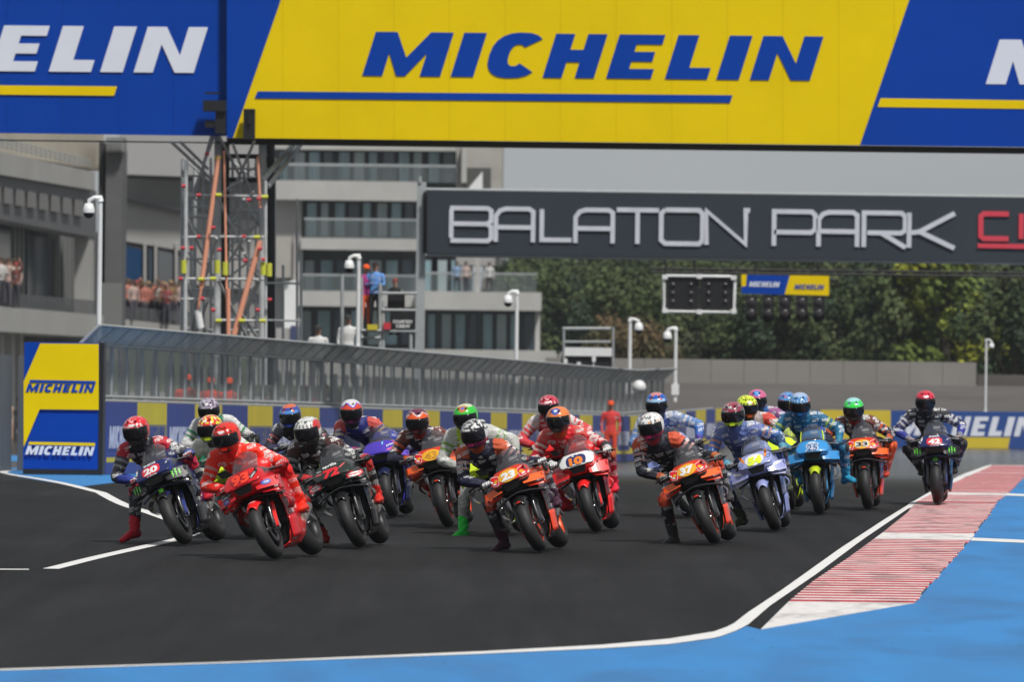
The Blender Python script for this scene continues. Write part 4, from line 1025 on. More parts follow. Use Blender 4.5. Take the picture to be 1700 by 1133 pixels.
# ---- rider
def rider(label, M, head_w, face, S_, sch, hang=-.06, inner_foot=None, inner_knee=None, outer_foot=None, sd=1, helmetfn=None, upk=.8, back=.42, elbows=(1, 1), hand_off=None):
    """M bike matrix, head_w head centre in the world, S_ suit colours"""
    Mi = M.inverted(); hd = Mi @ head_w
    lean_up = (Mi.to_3x3() @ Vector((0, 0, 1))).normalized()          # the world's up in bike space
    up = (lean_up * upk + Vector((0, 0, 1)) * (1 - upk)).normalized()
    r = thing('person', label, 'rider', (0, 0, 0), 'motorcycle racers'); r.matrix_world = M
    latx = Vector((1, 0, 0)) - up * up.x; latx.normalize()
    hip = V3(hang, 1.0, .90)
    neck = hd + V3(0, .095, 0) - up * .145
    neck += (hip - neck).normalized() * .02
    ch = neck + (hip - neck).normalized() * .085 + V3(0, .045, .0)
    lat = (latx * .7 + V3(1, 0, 0) * .3).normalized()
    mid = (ch + hip) / 2 + V3(0, .10, .03)
    sl, sr = ch + lat * .205 + V3(0, -.02, .02), ch - lat * .205 + V3(0, -.02, .02)
    m = MB()
    loft(m, [hip + V3(0, .02, -.06), hip, mid.lerp(hip, .5) + V3(0, .02, 0), mid, mid.lerp(ch, .55), ch, ch.lerp(neck, .6), neck], [(.17, .12), (.18, .14), (.165, .13), (.18, .14), (.205, .15), (.20, .14), (.13, .11), (.075, .075)], lat, 18)
    loft(m, [sl, ch + V3(0, 0, .02), sr], [(.090, .090), (.11, .11), (.090, .090)], V3(0, 0, 1), 12)
    loft(m, [ch + V3(0, .13, .02), neck + V3(0, .10, .03)], [(.085, .06), (.06, .045)], lat, 12)           # aero hump
    loft(m, [neck, hd - up * .10], [(.062, .062), (.06, .06)], lat, 10)
    GX, GY, GZ = .325, .355, .87
    bones = [(ch, hip, .13)]
    ua, fa = [], []
    for sgn, s in ((1, sl), (-1, sr)):
        g = V3(sgn * GX, GY, GZ) ; wr = g + V3(sgn * .0, .105, .016)
        if hand_off and hand_off[0] == sgn: g = V3(*hand_off[1]); wr = g + V3(0, .1, .016)
        pole = V3(sgn * .75, -.25, -.75)
        L = (wr - s).length; l1, l2 = .315, .285
        if L > .585: l1 *= L / .585 * 1.0; l2 *= L / .585 * 1.0
        e, w_ = ik(s, wr, l1, l2, pole)
        loft(m, [s, s.lerp(e, .35), s.lerp(e, .75), e], [(.088, .088), (.080, .078), (.068, .068), (.066, .066)], V3(0, 1, 0), 12)
        loft(m, [e, e.lerp(w_, .3), e.lerp(w_, .8), w_], [(.064, .062), (.066, .062), (.050, .048), (.043, .041)], V3(0, 1, 0), 12)
        loft(m, [e + V3(0, .0, 0), e + V3(sgn * .012, -.012, -.01)], [(.045, .045), (.03, .03)], V3(0, 1, 0), 8)
        ua.append((s, e, .06)); fa.append((e, w_, .045))
        me = glove_mesh(sgn, g, S_['glove'], S_['glove2']); gl_ = link('glove', me, r)
    th, sn, bo = [], [], []
    for sgn in (1, -1):
        hj = hip + V3(sgn * .10, -.02, -.03)
        foot = V3(sgn * .215, .86, .40)
        free = False
        if sgn == -1 and inner_foot is not None: foot = Mi @ inner_foot; free = True
        if sgn == 1 and outer_foot is not None: foot = Mi @ outer_foot; free = True
        ank = foot + (V3(0, .04, .075) if not free else lean_up * .085 + V3(0, .03, 0))
        pole = V3(sgn * .75, -1, .45)
        if sgn == -1 and inner_knee is not None: pole = (Mi @ inner_knee) - (hj + ank) / 2
        L = (ank - hj).length; l1, l2 = .44, .43
        if L > .85: l1 *= L / .85; l2 *= L / .85
        k, a_ = ik(hj, ank, l1, l2, pole)
        loft(m, [hj, hj.lerp(k, .3), hj.lerp(k, .75), k], [(.102, .105), (.096, .094), (.072, .07), (.064, .064)], V3(1, 0, 0), 14)
        loft(m, [k, k.lerp(a_, .3), k.lerp(a_, .75), a_], [(.074, .072), (.074, .074), (.058, .06), (.056, .058)], V3(1, 0, 0), 12)
        toe = a_ + (V3(sgn * .02, -.185, -.055) if not free else (V3(sgn * .11, -.15, 0) - lean_up * .070))
        heel = a_ + (V3(0, .045, -.05) if not free else V3(-sgn * .03, .04, 0) - lean_up * .055)
        loft(m, [heel, a_.lerp(toe, .4) + V3(0, 0, -.012), toe], [(.046, .05), (.055, .048), (.044, .032)], V3(1, 0, 0), 12)
        loft(m, [a_ + (k - a_).normalized() * .16, a_], [(.068, .07), (.058, .06)], V3(1, 0, 0), 12)
        th.append((hj, k, .085)); sn.append((k, a_ + (k - a_) * .36, .06)); bo.append((a_ + (k - a_) * .34, toe, .05))
        # knee slider puck
        pk = MB(); kd = V3(sgn, -.15, -.1).normalized(); q = k + kd * .055
        pk.lathe([(-.02, .0), (-.02, .058), (.004, .056), (.014, .04), (.016, 0)], 'X', 14)
        po = pk.build('knee_slider', LEATHER, r, lambda co: np.tile(np.array(S_['slider']), (len(co), 1))); po.location = q; po.rotation_euler = kd.to_track_quat('X', 'Z').to_euler()
    me = fuse(m, .0105, 3); crease(me)
    B = [bones[0], ua[0], ua[1], fa[0], fa[1], th[0], th[1], sn[0], sn[1], bo[0], bo[1], (neck, hd - up * .1, .06), (sl, sr, .035)]
    paint(me, lambda co: suit_paint(co, B, S_, sd)); link('body', me, r)
    f = Vector(face)   # world direction of the face
    fl = (Mi.to_3x3() @ f).normalized()
    upw = (Mi.to_3x3() @ Vector((S_.get('tilt', 0), 0, 1))).normalized()
    helmet(r, hd, fl, upw, helmetfn, VISOR)
    return r
def colr(*a): return lin(*a)
def suit(torso, shoulder=None, arm=None, farm=None, thigh=None, shin=None, boot=(.02, .02, .02), knee=None, band=None, band2=None, cuff=None, mark=(.5, .5, .5), mark2=None, glove=(.03, .03, .03), glove2=(.4, .4, .4), slider=(.03, .03, .03), tilt=0, collar=None):
    d = dict(torso=torso, shoulder=shoulder or torso, uarm=arm or torso, farm=farm or arm or torso, thigh=thigh or torso, shin=shin or thigh or torso, boot=boot, mark=mark, mark2=mark2 or mark, glove=glove, glove2=glove2, slider=slider, tilt=tilt, collar=collar or (.03, .03, .03))
    d['knee'] = knee or d['thigh']; d['band'] = band or d['uarm']; d['band2'] = band2 or d['farm']; d['cuff'] = cuff or d['farm']
    return d

# ------------------------------------------------------------------ racing motorcycle
SHARED = {}
def shared(key, fn):
    if key not in SHARED: SHARED[key] = fn()
    return SHARED[key]
def tyre_mesh(R_, w_):
    m = MB(); pr = []; h = w_ * .52
    for k in range(-9, 10):
        a = math.radians(k * 10); pr.append((math.sin(a) * w_ / 2, R_ - h + math.cos(a) * h))
    pr = [(-w_ * .40, R_ - h * 1.25)] + pr + [(w_ * .40, R_ - h * 1.25)]
    m.lathe(pr, 'X', 64); return m.mesh('tyre', RUBBER)
def rim_mesh(R_, w_, m_):
    m = MB(); m.lathe([(-w_ / 2, R_), (-w_ / 2 + .008, R_ - .018), (-w_ * .2, R_ - .035), (w_ * .2, R_ - .035), (w_ / 2 - .008, R_ - .018), (w_ / 2, R_)], 'X', 48)
    m.lathe([(-.04, 0), (-.04, .035), (.04, .035), (.04, 0)], 'X', 16)
    for k in range(7):
        a = 2 * math.pi * k / 7; m.tube([(0, .03 * math.cos(a), .03 * math.sin(a)), (0, (R_ - .03) * math.cos(a + .12), (R_ - .03) * math.sin(a + .12))], [.016, .011], 6)
    return m.mesh('rim', m_)
def disc_mesh(r0, r1):
    m = MB(); m.lathe([(-.004, r0), (-.004, r1), (.004, r1), (.004, r0), (-.004, r0)], 'X', 40); return m.mesh('brake_disc', CARBON)
def smooth(t): t = np.clip(t, 0, 1); return t * t * (3 - 2 * t)
ZT = [.12, .20, .32, .50, .62, .74, .86]; WT = [.07, .135, .175, .205, .235, .245, .215]
YL = [.40, .36, .40, .36, .22, .10, .04]; YT = [.80, .92, .98, .96, .90, .84, .62]
NOSE_ST = [(-.155, .822, .775, .10), (-.145, .842, .750, .148), (-.115, .872, .722, .182), (-.07, .905, .705, .204), (-.01, .935, .69, .218), (.07, .960, .68, .228), (.18, .972, .67, .236), (.28, .965, .66, .24), (.36, .95, .65, .24)]
BK_ = (.012, .012, .014)
def panel_geo():
    """flat-fronted fairing face that carries the number"""
    m = MB(); P = []; hw = lambda v: np.interp(v, [0, .12, .45, .85, 1], [.165, .195, .212, .165, .135])
    for v in np.linspace(0, 1, 14):
        P.append([(hw(v) * x, -.172 + .118 * v ** 1.25 + 1.15 * (hw(v) * x) ** 2 * (1 + .3 * v), .800 + .137 * v - .35 * (hw(v) * x) ** 2) for x in np.linspace(-1, 1, 25)])
    m.grid(P, th=.012); return m
def nose_geo():
    m = MB(); P = []
    for (y, zt, zb, w_) in NOSE_ST:
        cz = (zt + zb) / 2; hz = (zt - zb) / 2; ring = []
        for k in range(40):
            a = 2 * math.pi * k / 40; ca, sa = math.cos(a), math.sin(a); e = .55
            x = w_ * math.copysign(abs(ca) ** e, ca); z = hz * math.copysign(abs(sa) ** e, sa)
            if z > 0: x *= 1 - .30 * (z / hz) ** 1.5
            ring.append((x, y, cz + z))
        P.append(ring)
    # refine between stations
    Q = []
    for i in range(len(P) - 1):
        for t in (0, .5): Q.append([tuple(P[i][k][j] * (1 - t) + P[i + 1][k][j] * t for j in range(3)) for k in range(40)])
    Q.append(P[-1]); m.grid(Q, closed=True); m.add(Q[0], [tuple(range(40))]); return m
def side_geo(sx):
    m = MB(); P = []
    zs = np.linspace(.12, .86, 32)
    for z in zs:
        w_ = np.interp(z, ZT, WT); a, b = np.interp(z, ZT, YL), np.interp(z, ZT, YT); row = []
        for u in np.linspace(0, 1, 24):
            y = a + (b - a) * u; g = .86 + .14 * smooth(u * 3.5) - .10 * smooth((u - .6) / .4)
            bulge = .012 * math.sin(u * 3.1) * math.sin((z - .12) / .74 * 6.3)
            row.append((sx * (w_ * g + bulge), y, z))
        P.append(row)
    m.grid(P, th=.008 * sx); return m
def wing_geo(sx, st, hh=.075):
    m = MB()
    def slab(it, ot, ob, ib, yi, yo, dep, tilt=.045):
        A_ = []
        for k, (u, w_) in enumerate([(u, w_) for w_ in np.linspace(0, 1, 5) for u in np.linspace(0, 1, 8)]):
            tx = it[0] + (ot[0] - it[0]) * u; tz = it[1] + (ot[1] - it[1]) * u; bx_ = ib[0] + (ob[0] - ib[0]) * u; bz = ib[1] + (ob[1] - ib[1]) * u
            A_.append((sx * (tx + (bx_ - tx) * w_), yi + (yo - yi) * u ** 1.3 + tilt * (1 - w_), tz + (bz - tz) * w_))
        n = len(A_); Bk = [(p[0] * .97, p[1] + dep, p[2] + .01) for p in A_]; fs = []
        for w_ in range(4):
            for u in range(7):
                q = (w_ * 8 + u, w_ * 8 + u + 1, (w_ + 1) * 8 + u + 1, (w_ + 1) * 8 + u); fs.append(q); fs.append(tuple(i + n for i in q[::-1]))
        for u in range(7): fs.append((u, u + 1, u + 1 + n, u + n)); fs.append((32 + u, 33 + u, 33 + u + n, 32 + u + n))
        for w_ in range(4): fs.append((w_ * 8, w_ * 8 + 8, w_ * 8 + 8 + n, w_ * 8 + n)); fs.append((w_ * 8 + 7, w_ * 8 + 15, w_ * 8 + 15 + n, w_ * 8 + 7 + n))
        m.add(A_ + Bk, fs)
    # main blade seen from the front, then a slim second blade joined by an end plate
    slab((.105, .805), (.325, .775), (.335, .775 - hh), (.125, .80 - hh), -.145, -.045, .13)
    slab((.135, .785 - hh), (.325, .755 - hh), (.31, .725 - hh), (.16, .755 - hh), -.10, -.03, .10, .02)
    m.grid([[(sx * (.332 - .012 * v), -.03 + .15 * u, .775 - (hh + .055) * v) for u in np.linspace(0, 1, 4)] for v in np.linspace(0, 1, 5)], th=.008 * sx)
    return m
    m = MB()
    if st == 'box':     # loop wing: upper blade, end plate, lower blade
        path = [(.15, .80), (.24, .785), (.325, .745), (.355, .70), (.350, .64), (.31, .60), (.24, .605), (.19, .63)]
    elif st == 'droop':  # single blade turning down
        path = [(.14, .80), (.21, .79), (.29, .755), (.34, .705), (.345, .65), (.33, .61)]
    elif st == 'double':
        path = [(.15, .79), (.25, .785), (.335, .76), (.355, .71), (.335, .65), (.26, .61), (.18, .63)]
    P = []
    for i, (x, z) in enumerate(path):
        c = .20 - .06 * i / len(path); y0 = -.07 + .022 * i; P.append([(sx * (x - .012 * u), y0 + c * u, z - .035 + .095 * u ** 1.1) for u in np.linspace(0, 1, 7)])
    Q = []
    for i in range(len(P) - 1):
        for t in (0, .33, .66): Q.append([tuple(P[i][k][j] * (1 - t) + P[i + 1][k][j] * t for j in range(3)) for k in range(7)])
    Q.append(P[-1]); m.grid(Q, th=.010 * sx); return m
def fender_geo():
    m = MB(); P = []
    for k in range(22):
        a = R(52 + k * 4.9); rr = .325
        # angle measured from forward-horizontal up and over
        P.append([(x * (.080 - .030 * max(0, 6 - k) / 6), -rr * math.cos(a) * 1.0, .30 + rr * math.sin(a) - .05 * abs(x) ** 2.4) for x in np.linspace(-1, 1, 11)])
    m.grid(P, th=.006); return m
def motorcycle(label, px, py, lean, yaw, L, scale=1.0, steer=0, wing='box'):
    """L: livery"""
    g = G(px, py); g.z = gz(g.y) + .022
    M = Matrix.Translation(g) @ Matrix.Rotation(R(yaw), 4, 'Z') @ Matrix.Translation((0, 0, .062)) @ Matrix.Rotation(R(-lean), 4, 'Y') @ Matrix.Translation((0, 0, -.062)) @ Matrix.Scale(scale, 4)
    root = thing('racing_motorcycle', label, 'motorcycle', (0, 0, 0), 'racing motorcycles'); root.matrix_world = M
    # steering group
    def wheel(nm, y, R_, w_, rimm, st):
        t = link(nm, shared(('hub', nm), lambda: hubm(.13 if nm[0] == 'f' else .15)), root); t.location = (0, y, R_); t.rotation_euler = (0, 0, st)
        link('tyre', shared(('tyre', nm), lambda: tyre_mesh(R_, w_)), t)
        link('rim', shared(('rim', nm, rimm.name), lambda: rim_mesh(R_ - w_ * .52 * 1.1, w_ * .82, rimm)), t)
        for sx in ((-1, 1) if nm[0] == 'f' else (-1,)):
            d = link('brake_disc', shared(('disc', nm), lambda: disc_mesh(.09, .165) if nm[0] == 'f' else disc_mesh(.06, .11)), t); d.location = (sx * (.078 if nm[0] == 'f' else .11), 0, 0)
        return t
    def hubm(w_):
        m = MB(); m.lathe([(-w_ * .8, 0), (-w_ * .8, .016), (w_ * .8, .016), (w_ * .8, 0)], 'X', 12); return m.mesh('axle', ALU)
    st = R(steer)
    wheel('front_wheel', 0, .300, .142, L.get('rim', DARKM), st); wheel('rear_wheel', 1.43, .325, .195, L.get('rim', DARKM), 0)
    colf = lambda c: (lambda co: np.tile(np.array(c, float), (len(co), 1)))
    # fork legs, covers, calipers
    for sx in (-1, 1):
        def fk():
            m = MB(); m.tube([(0, -.01, .30), (0, .0, .40), (0, .11, .62)], [.024, .026, .026], 10); m.tube([(0, .11, .62), (0, .25, .90)], .029, 10); m.box((0, -.012, .30), (.035, .06, .06)); return m.mesh('fork_leg', L.get('fork', CARBON))
        o = link('fork_leg', fk(), root); o.location.x = sx * .105
        m = MB(); m.box((sx * .105, .085, .335), (.05, .055, .12), Matrix.Rotation(R(-25), 3, 'X')); m.tube([(sx * .13, .085, .29), (sx * .13, .085, .38)], .014, 6); m.build('brake_caliper', L.get('cal', ALU), root)
        m = MB(); P = [[(sx * (.118 + .02 * math.sin(u * 3.14)), -.045 + .02 * (1 - v) + .10 * u + v * .19, .30 + v * .27 - .01 * u) for u in np.linspace(0, 1, 7)] for v in np.linspace(0, 1, 8)]
        m.grid(P, th=.006 * sx); m.build('fork_cover', PAINT, root, colf(L['fork_cover']))
    parts = []
    geo = nose_geo(); parts.append(geo)
    plate, patch, nose, top = [np.array(L[k], float) for k in ('plate', 'patch', 'nose', 'top')]
    def nf(co):
        x, y, z = co.T; o = np.tile(nose, (len(co), 1))
        o[(y > .03) & (z > .86)] = np.array(L.get('dashc', BK_))
        ell = (x / .125) ** 2 + ((z - .868) / .075) ** 2 < 1
        pt = (np.abs(x) >= .11) & (np.abs(x) < .20) & (z > .80 ) & (z < .925) & (y < .08)
        o[pt] = patch; o[ell & (y < .03)] = plate
        low = (z < .775); o[low] = np.array(L.get('chin', L['nose']))
        return o
    no = geo.build('nose_cowl', PAINT, root, nf)
    pg_ = panel_geo(); parts.append(pg_); pg_.build('number_panel', PAINT, root, colf(L.get('panel', L['nose'])))
    for sx in (-1, 1):
        wg_ = wing_geo(sx, wing, L.get('wh', .075)); parts.append(wg_); wa, wb_ = np.array(L['wing'], float), np.array(L.get('wing2', L['wing']), float)
        def wf(co):
            o = np.tile(wa, (len(co), 1)); o[(co[:, 2] < L.get('wsplit', .70)) ] = wb_; return o
        wg_.build('winglet', PAINT, root, wf)
        sg_ = side_geo(sx); parts.append(sg_); sa_, sb_, sc_, edge = [np.array(L[k], float) for k in ('side', 'side2', 'belly', 'edge')]
        def sf(co):
            x, y, z = co.T; o = np.tile(sa_, (len(co), 1)); d = z - .55 + (y - .4) * .55
            o[d < 0] = sb_; o[(z < .34)] = sc_
            h = hash01(y * 16, z * 40); o[(h > 1.5) & (y > .3)] = np.array(L['mark'])
            lead = (y - np.interp(z, ZT, YL)) < .03; o[lead] = edge
            return np.concatenate([o, np.where(lead, 0, .85)[:, None]], 1)
        sg_.build('side_fairing', PAINT, root, sf)
    m = MB(); P = []     # belly tray
    for u in np.linspace(0, 1, 8): P.append([(x, .37 + .43 * u, .12 + .02 * (1 - abs(x) / .08) * -1 + .01) for x in np.linspace(-.085, .085, 7)])
    m.grid(P, th=.008); m.build('belly_pan', PAINT, root, colf(L['belly']))
    # air intake
    m = MB()
    P = [[(x * (.105 - .035 * v), -.170 + .034 * v, .792 - .080 * v) for x in np.linspace(-1, 1, 11)] for v in np.linspace(0, 1, 4)]
    m.grid(P, th=-.02); m.build('air_intake', mat('intake_black', (.006, .006, .007), .8), root)
    m = MB(); m.tube([(x * .108, -.172, .796 - (0 if k == 0 else .07)) for k in (0,) for x in np.linspace(-1, 1, 9)], .005, 6); m.build('intake_lip', PAINT, root, colf(L.get('lip', L['nose'])))
    # carbon lower wing arching over the front wheel, and side strakes
    m = MB(); P = []
    for x in np.linspace(-1, 1, 19):
        P.append([(x * .285, .02 + .10 * abs(x) + .15 * u, .668 - .075 * abs(x) ** 1.6 + .03 * u) for u in np.linspace(0, 1, 5)])
    m.grid(P, th=.014); m.build('lower_wing', CARBON, root)
    m = MB(); m.tube([(P[i][0][0], P[i][0][1] - .004, P[i][0][2] + .004) for i in range(19)], .006, 6); m.build('wing_edge', PAINT, root, colf(L.get('lw', BK_)))
    for sx in (-1, 1):
        m = MB(); m.grid([[(sx * (.235 + .055 * math.sin(v * 3.1)), .22 + .20 * u + .05 * v, .60 - .16 * v) for u in np.linspace(0, 1, 5)] for v in np.linspace(0, 1, 7)], th=.008 * sx); m.build('side_strake', PAINT, root, colf(L['side2']))
    # windscreen
    m = MB(); P = []
    for v in np.linspace(0, 1, 9):
        y = .015 + .34 * v; z = .93 + .225 * math.sin(v * 1.45) ; w_ = .150 - .025 * v ** 2
        P.append([(w_ * math.sin(a), y + .10 * (1 - math.cos(a)), z - .055 * (1 - math.cos(a)) - (.035 * v * abs(math.sin(a)) ** 3)) for a in np.linspace(-1.35, 1.35, 15)])
    m.grid(P, th=.004); m.build('windscreen', SCREEN, root)
    if L.get('screen_edge'):
        m = MB(); m.tube([P[i][0] for i in range(7)], .010, 6); m.tube([P[i][-1] for i in range(7)], .010, 6); m.tube(P[0], .01, 6); m.build('screen_trim', PAINT, root, colf(L['screen_edge']))
    # cockpit behind the screen
    m = MB(); m.box((0, .30, .93), (.20, .02, .10), Matrix.Rotation(R(-30), 3, 'X')); m.box((0, .36, .90), (.30, .05, .03)); m.tube([(0, .27, .86), (0, .33, .96)], .03, 8); m.build('dash', CARBON, root)
    # fender
    fg = fender_geo(); parts.append(fg); fe = fg.build('front_fender', PAINT, root, lambda co: np.where((np.abs(co[:, 0:1]) > .055), np.array([L['fender2']]), np.array([L['fender']])))
    # radiator, engine, frame
    m = MB(); m.grid([[(x, .40 + .9 * x * x, z - .0) for x in np.linspace(-.17, .17, 9)] for z in np.linspace(.33, .68, 12)], th=.02); m.build('radiator', mat('radiator_core', (.02, .02, .022), .5, .5, .3, 60, .5), root)
    def eng():
        m = MB(); m.box((0, .63, .42), (.26, .42, .40)); m.box((0, .52, .60), (.30, .30, .24), Matrix.Rotation(R(20), 3, 'X')); m.lathe([(-.16, 0), (-.16, .09), (.16, .09), (.16, 0)], 'X', 18, (0, .72, .36)); m.box((0, .60, .22), (.18, .36, .12))
        for k in range(4): m.tube([(-.07 + k * .045, .44, .55), (-.07 + k * .045, .41, .38), (-.04 + k * .03, .48, .22), (.0, .72, .19)], .018, 7)
        return m.mesh('engine', DARKM)
    link('engine', shared('eng', eng), root)
    def frm():
        m = MB()
        for sx in (-1, 1): m.tube([(sx * .05, .30, .88), (sx * .14, .42, .80), (sx * .15, .70, .72), (sx * .12, .92, .56), (sx * .11, .92, .40)], [.03, .038, .04, .035, .03], 8)
        return m.mesh('frame', ALU)
    link('frame', shared('frm', frm), root)
    # tank, seat, tail
    m = MB(); P = []
    for (y, zc, w_, h) in ((.36, .90, .09, .05), (.42, .93, .13, .09), (.52, .96, .155, .12), (.66, .97, .16, .13), (.78, .94, .13, .12), (.86, .90, .09, .07)):
        P.append([(w_ * math.copysign(abs(math.cos(a)) ** .8, math.cos(a)), y, zc + h * math.copysign(abs(math.sin(a)) ** .8, math.sin(a)) * .9) for a in np.linspace(0, 2 * math.pi, 20, endpoint=False)])
    m.grid(P, closed=True); m.add(P[0], [tuple(range(20))]); m.add(P[-1], [tuple(range(20))]); m.build('fuel_tank', PAINT, root, lambda co: np.concatenate([np.tile(np.array(L['tank'], float), (len(co), 1)), np.full((len(co), 1), .8)], 1))
    m = MB(); m.grid([[(x * (.10 + .03 * math.sin(u * 3)), .86 + .34 * u, .865 + .03 * u + .015 * x * x) for x in np.linspace(-1, 1, 7)] for u in np.linspace(0, 1, 6)], th=.03); m.build('seat', mat('seat_foam', (.02, .02, .02), .9), root)
    m = MB(); P = []
    for (y, zc, w_, h) in ((1.12, .90, .13, .05), (1.20, .945, .14, .085), (1.32, .97, .115, .075), (1.45, .985, .075, .05), (1.55, .99, .03, .02)):
        P.append([(w_ * math.cos(a), y, zc + h * math.sin(a)) for a in np.linspace(0, 2 * math.pi, 16, endpoint=False)])
    m.grid(P, closed=True); m.add(P[0], [tuple(range(16))]); m.build('tail', PAINT, root, colf(L['tail']))
    # swingarm, exhausts, pegs
    def sw():
        m = MB()
        for sx in (-1, 1): m.tube([(sx * .10, .90, .42), (sx * .125, 1.15, .43), (sx * .13, 1.43, .325)], [.035, .045, .028], 8)
        m.box((0, 1.0, .43), (.2, .1, .08)); return m.mesh('swingarm', L.get('swing', ALU))
    link('swingarm', sw(), root)
    m = MB(); m.tube([(0, .72, .19), (.06, .95, .24), (.13, 1.10, .36), (.15, 1.30, .46)], [.03, .035, .045, .05], 10); m.tube([(.15, 1.30, .46), (.15, 1.34, .475)], [.05, .045], 10); m.build('exhaust', TI, root)
    m = MB(); m.tube([(-.08, 1.0, .82), (-.09, 1.40, .92)], [.035, .042], 10); m.build('exhaust', TI, root)
    for sx in (-1, 1):
        m = MB(); m.tube([(sx * .15, .88, .40), (sx * .25, .86, .40)], .012, 7); m.box((sx * .15, .90, .43), (.012, .09, .10)); m.build('footpeg', ALU, root)
        m = MB(); m.tube([(sx * .12, .30, .885), (sx * .22, .33, .885), (sx * .385, .37, .865)], [.014, .016, .017], 8); m.build('handlebar', RUBBER, root)
        m = MB(); m.tube([(sx * .16, .29, .89), (sx * .22, .27, .888), (sx * .365, .285, .865)], [.009, .007, .006], 6); m.box((sx * .18, .29, .90), (.03, .05, .03)); m.build('brake_lever', ALU, root)
        m = MB(); m.tube([(sx * .385, .37, .865), (sx * .42, .30, .865), (sx * .39, .215, .87), (sx * .33, .20, .875)], [.013, .013, .012, .009], 7, flat=.6); m.build('lever_guard', PAINT, root, colf(L.get('guard', (.02, .02, .02))))
    # aero side pod lower corner (downwash duct)
    for sx in (-1, 1):
        m = MB(); P = [[(sx * (.185 + .035 * math.sin(u * 3.1) - .04 * v), .36 + .30 * u, .16 + .22 * (1 - v)) for u in np.linspace(0, 1, 8)] for v in np.linspace(0, 1, 6)]
        m.grid(P, th=.006 * sx); m.build('side_duct', PAINT, root, colf(L['duct']))
    # ---- decals draped on the body work, seen from the front
    V = []; Fc = []
    for q in parts:
        o = len(V); V += q.v; Fc += [[i + o for i in f] for f in q.f]
    bvh = BVHTree.FromPolygons([Vector(v) for v in V], Fc)
    def drape(name, pts2, faces, cx, cz, w_, h_, rot, m_, off=.005):
        """pts2 in 0..1 box"""
        m = MB(); ca, sa = math.cos(R(rot)), math.sin(R(rot)); vs = []; ysum = []
        for p in pts2:
            a, b = (p[0] - .5) * w_, (p[1] - .5) * h_; x = cx + a * ca - b * sa; z = cz + a * sa + b * ca
            hit = bvh.ray_cast(Vector((x, -1, z)), Vector((0, 1, 0)))
            yv = hit[0].y if hit[0] is not None and hit[0].y < .55 else None
            vs.append([x, yv, z]); 
            if yv is not None: ysum.append(yv)
        if not ysum: return
        md = sorted(ysum)[len(ysum) // 2]
        for v in vs: v[1] = (v[1] if v[1] is not None and abs(v[1] - md) < .12 else md) - off
        m.add(vs, faces); return m.build(name, m_, root)
    def text(s, cx, cz, w_, h_, rot, col, bold=.03, shear=0, off=.005, nm='lettering'):
        v, f, ww = text_geo(s, bold, shear)
        if w_ > .09:
            bm = bmesh.new(); bv = [bm.verts.new((p[0], p[1], 0)) for p in v]
            for q in f:
                try: bm.faces.new([bv[i] for i in q])
                except ValueError: pass
            bmesh.ops.triangulate(bm, faces=bm.faces[:])
            for _ in range(3):
                le = [e for e in bm.edges if e.calc_length() * h_ > .018]
                if le: bmesh.ops.subdivide_edges(bm, edges=le, cuts=1); bmesh.ops.triangulate(bm, faces=bm.faces[:])
            bm.verts.index_update(); v = [(q.co.x, q.co.y) for q in bm.verts]; f = [[q.index for q in fc.verts] for fc in bm.faces]; bm.free()
        return drape(nm, [(p[0] / ww, p[1]) for p in v], f, cx, cz, w_, h_, rot, mat('decal_%02x%02x%02x' % tuple(int(255 * min(1, c)) for c in col), col, .35), off)
    def blob(cx, cz, w_, h_, rot, col, off=.003, nm='decal', n=18, e=1.0):
        pts = [(.5, .5)] + [(.5 + .5 * math.copysign(abs(math.cos(a)) ** e, math.cos(a)), .5 + .5 * math.copysign(abs(math.sin(a)) ** e, math.sin(a))) for a in np.linspace(0, 2 * math.pi, n, endpoint=False)]
        pts = pts + [((p[0] + .5) / 2, (p[1] + .5) / 2) for p in pts[1:]]
        F_ = [(0, n + 1 + k, n + 1 + (k + 1) % n) for k in range(n)] + [(n + 1 + k, 1 + k, 1 + (k + 1) % n, n + 1 + (k + 1) % n) for k in range(n)]
        return drape(nm, pts, F_, cx, cz, w_, h_, rot, mat('decal_%02x%02x%02x' % tuple(int(255 * min(1, c)) for c in col), col, .35), off)
    def claw(cx, cz, s, rot, col):
        for k, (x, h) in enumerate(((.12, .8), (.45, .95), (.80, .75))):
            pts = [(x - .10, h), (x + .10, h), (x + .05, h * .7), (x + .12, h * .55), (x + .04, h * .35), (x + .03, 1 - h - .1), (x - .05, h * .3), (x - .02, h * .5), (x - .1, h * .6), (x - .04, h * .75)]
            drape('claw_mark', pts, [tuple(range(10))], cx, cz, s, s, rot, mat('claw_green', (.12, .62, .04), .4, emit=0), .006)
    for d in L.get('decals', ()):
        {'t': text, 'b': blob, 'c': claw}[d[0]](*d[1:])
    return root, M
